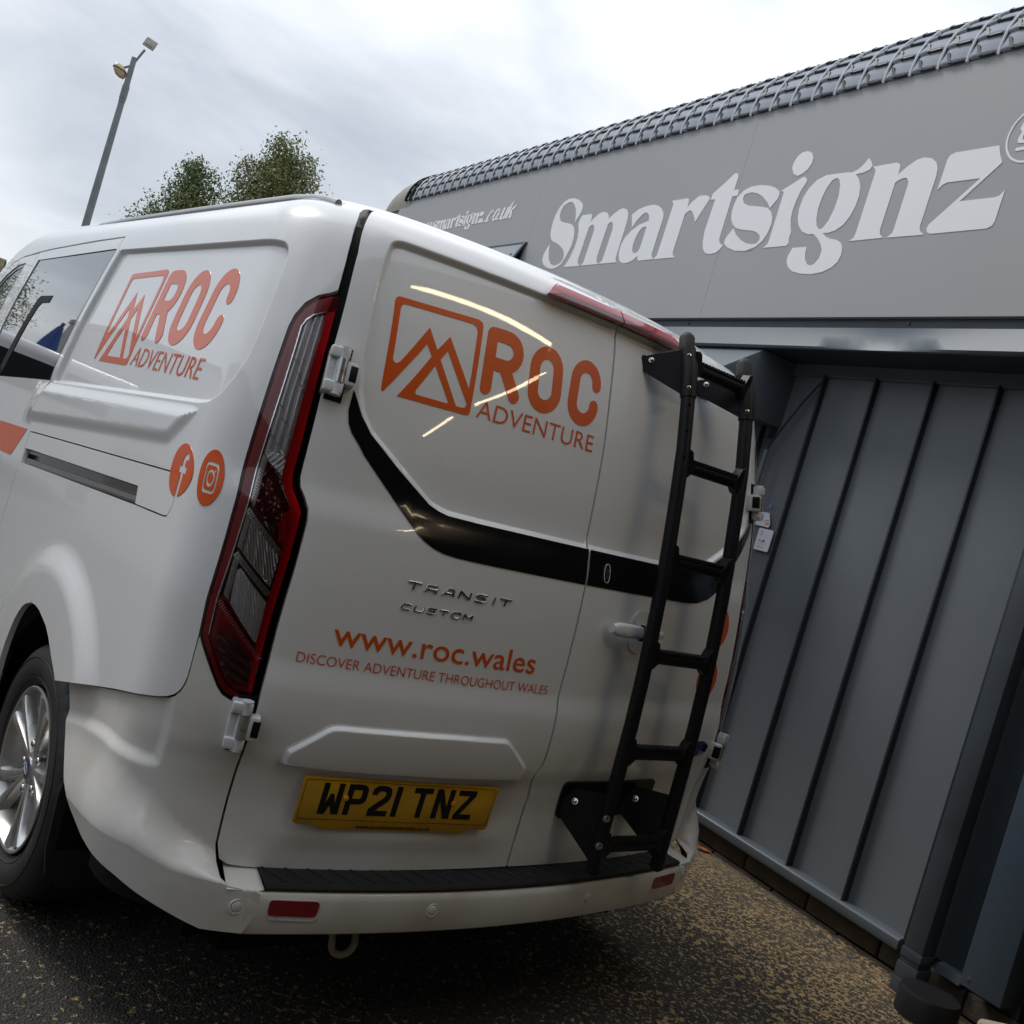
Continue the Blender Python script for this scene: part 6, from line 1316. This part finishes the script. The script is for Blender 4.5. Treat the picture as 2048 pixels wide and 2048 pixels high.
# stone gable far left
hs=empty('stone_house',(8.6,65.8,0),label='pale stone house gable and chimney just showing at the left edge',category='house')
mb=MB();mb.prism([(-4,0),(1.9,0),(1.9,5.0),(1.05,6.0),(-2.5,8.6),(-4,7.4)],lambda a,b,h:(a,h,b),0,6);mb.build('gable_wall','stone_wall',hs)
box('chimney',1.35,1.75,.6,1.4,5.2,6.35,'stone_wall',hs);MB().tube([(1.55,-.03,4.0),(1.62,-.03,6.2)],.05,6).build('drainpipe','bark',hs)

# ================================================================== COVERED WORKSHOP BEHIND THE CAMERA and yard building to the left
ws=empty('open_workshop',(0,0,0),label='open fronted brown workshop bay with ceiling tube lights facing the van rear',category='building')
box('ceiling',-3.6,4.2,-12,-2.05,4.30,4.50,'shed_inside',ws);box('fascia',-3.6,4.2,-2.20,-2.05,4.10,4.75,'shed_wall',ws)
box('back_wall',-3.6,4.2,-12.2,-12,-.4,4.5,'shed_inside',ws);box('side_wall',-3.8,-3.6,-12,-2.05,-.4,4.75,'shed_wall',ws);box('side_wall',4.2,4.4,-12,-2.05,-.4,4.75,'shed_wall',ws)
box('floor',-4.2,5.2,-12,-2.3,-.1,.16,'shed_wall',ws) if False else None
for i,((x0,y0),(x1,y1)) in enumerate((((-.25,-2.35),(1.85,-2.75)),((1.90,-5.9),(2.25,-3.6)),((1.60,-8.3),(1.72,-6.7)))):
    f_=MB().tube([(x0,y0,4.24),(x1,y1,4.24)],.030,10).build('tube_lamp','tube_light',ws);MB().tube([(x0,y0,4.285),(x1,y1,4.285)],.035,6).build('lamp_batten','shed_wall',f_)
fb=empty('yard_building',(-14,38,0),label='long pale industrial unit across the yard on the far left',category='building')
box('wall',-10,3.0,0,8,-.5,5.6,'far_wall',fb);box('parapet',-10.1,3.1,-.1,8.1,5.6,5.9,'clad_dark',fb)
fb=empty('added_side_unit',(-17,0,0),label='unseen long buff brick unit, added on the left to darken low reflections',category='building')  # out of view; put here to darken low reflections in the van side
box('wall',-6,0,-28,26,-.8,5.6,'unit_wall',fb);box('roof_edge',-6.1,.12,-28.1,26.1,5.6,6.1,'clad_dark',fb)
for k in range(9): 
    d_=box('shutter_door',.0,.06,-26+k*5.8,-22.4+k*5.8,-.6,3.4,'clad_dark',fb)
# parked van and folded parasol further up the yard, mirrored in the dark side window
pv=empty('parked_van',(-3.6,13.5,-.12),(0,0,R_(8)),label='plain white van parked further up the yard, only mirrored in the side window',category='van')
mb=MB();mb.prism([(-2.4,.35),(2.5,.35),(2.5,1.0),(2.35,1.15),(1.75,1.25),(1.05,1.9),(.6,2.0),(-2.3,2.0),(-2.4,1.9)],lambda a,b,h:(h,a,b),-.95,.95);mb.build('body','other_van',pv,bevel=.06,seg=3)
box('side_glass',-.965,.965,.75,1.45,1.25,1.72,'dark_glass',pv);box('rear_window',-.75,.75,-2.42,-2.38,1.25,1.75,'dark_glass',pv)
for a in (-1.5,1.55):
    for s in (-1,1):
        o=lathe('wheel',[(-.1,.2),(-.1,.33),(.1,.33),(.1,.2)],'rubber',pv,n=24);o.location=(s*.87,a,.34)
pa=empty('parasol',(-3.15,11.6,-.3),label='folded dark blue canvas parasol standing in the yard, only mirrored in the side window',category='parasol')
MB().tube([(0,0,0),(0,0,2.7)],.025,8).build('pole','seam_dark',pa)
v=[];f=[]
for z,r in ((.75,.26),(1.2,.24),(1.8,.17),(2.35,.08),(2.62,.03)):
    for k in range(16): q=r*(1+.22*(k%2));v.append((q*math.cos(k*math.pi/8),q*math.sin(k*math.pi/8),z))
f=[(i*16+j,i*16+(j+1)%16,(i+1)*16+(j+1)%16,(i+1)*16+j) for i in range(4) for j in range(16)];mesh('canopy',v,f,'blue_canvas',pa)
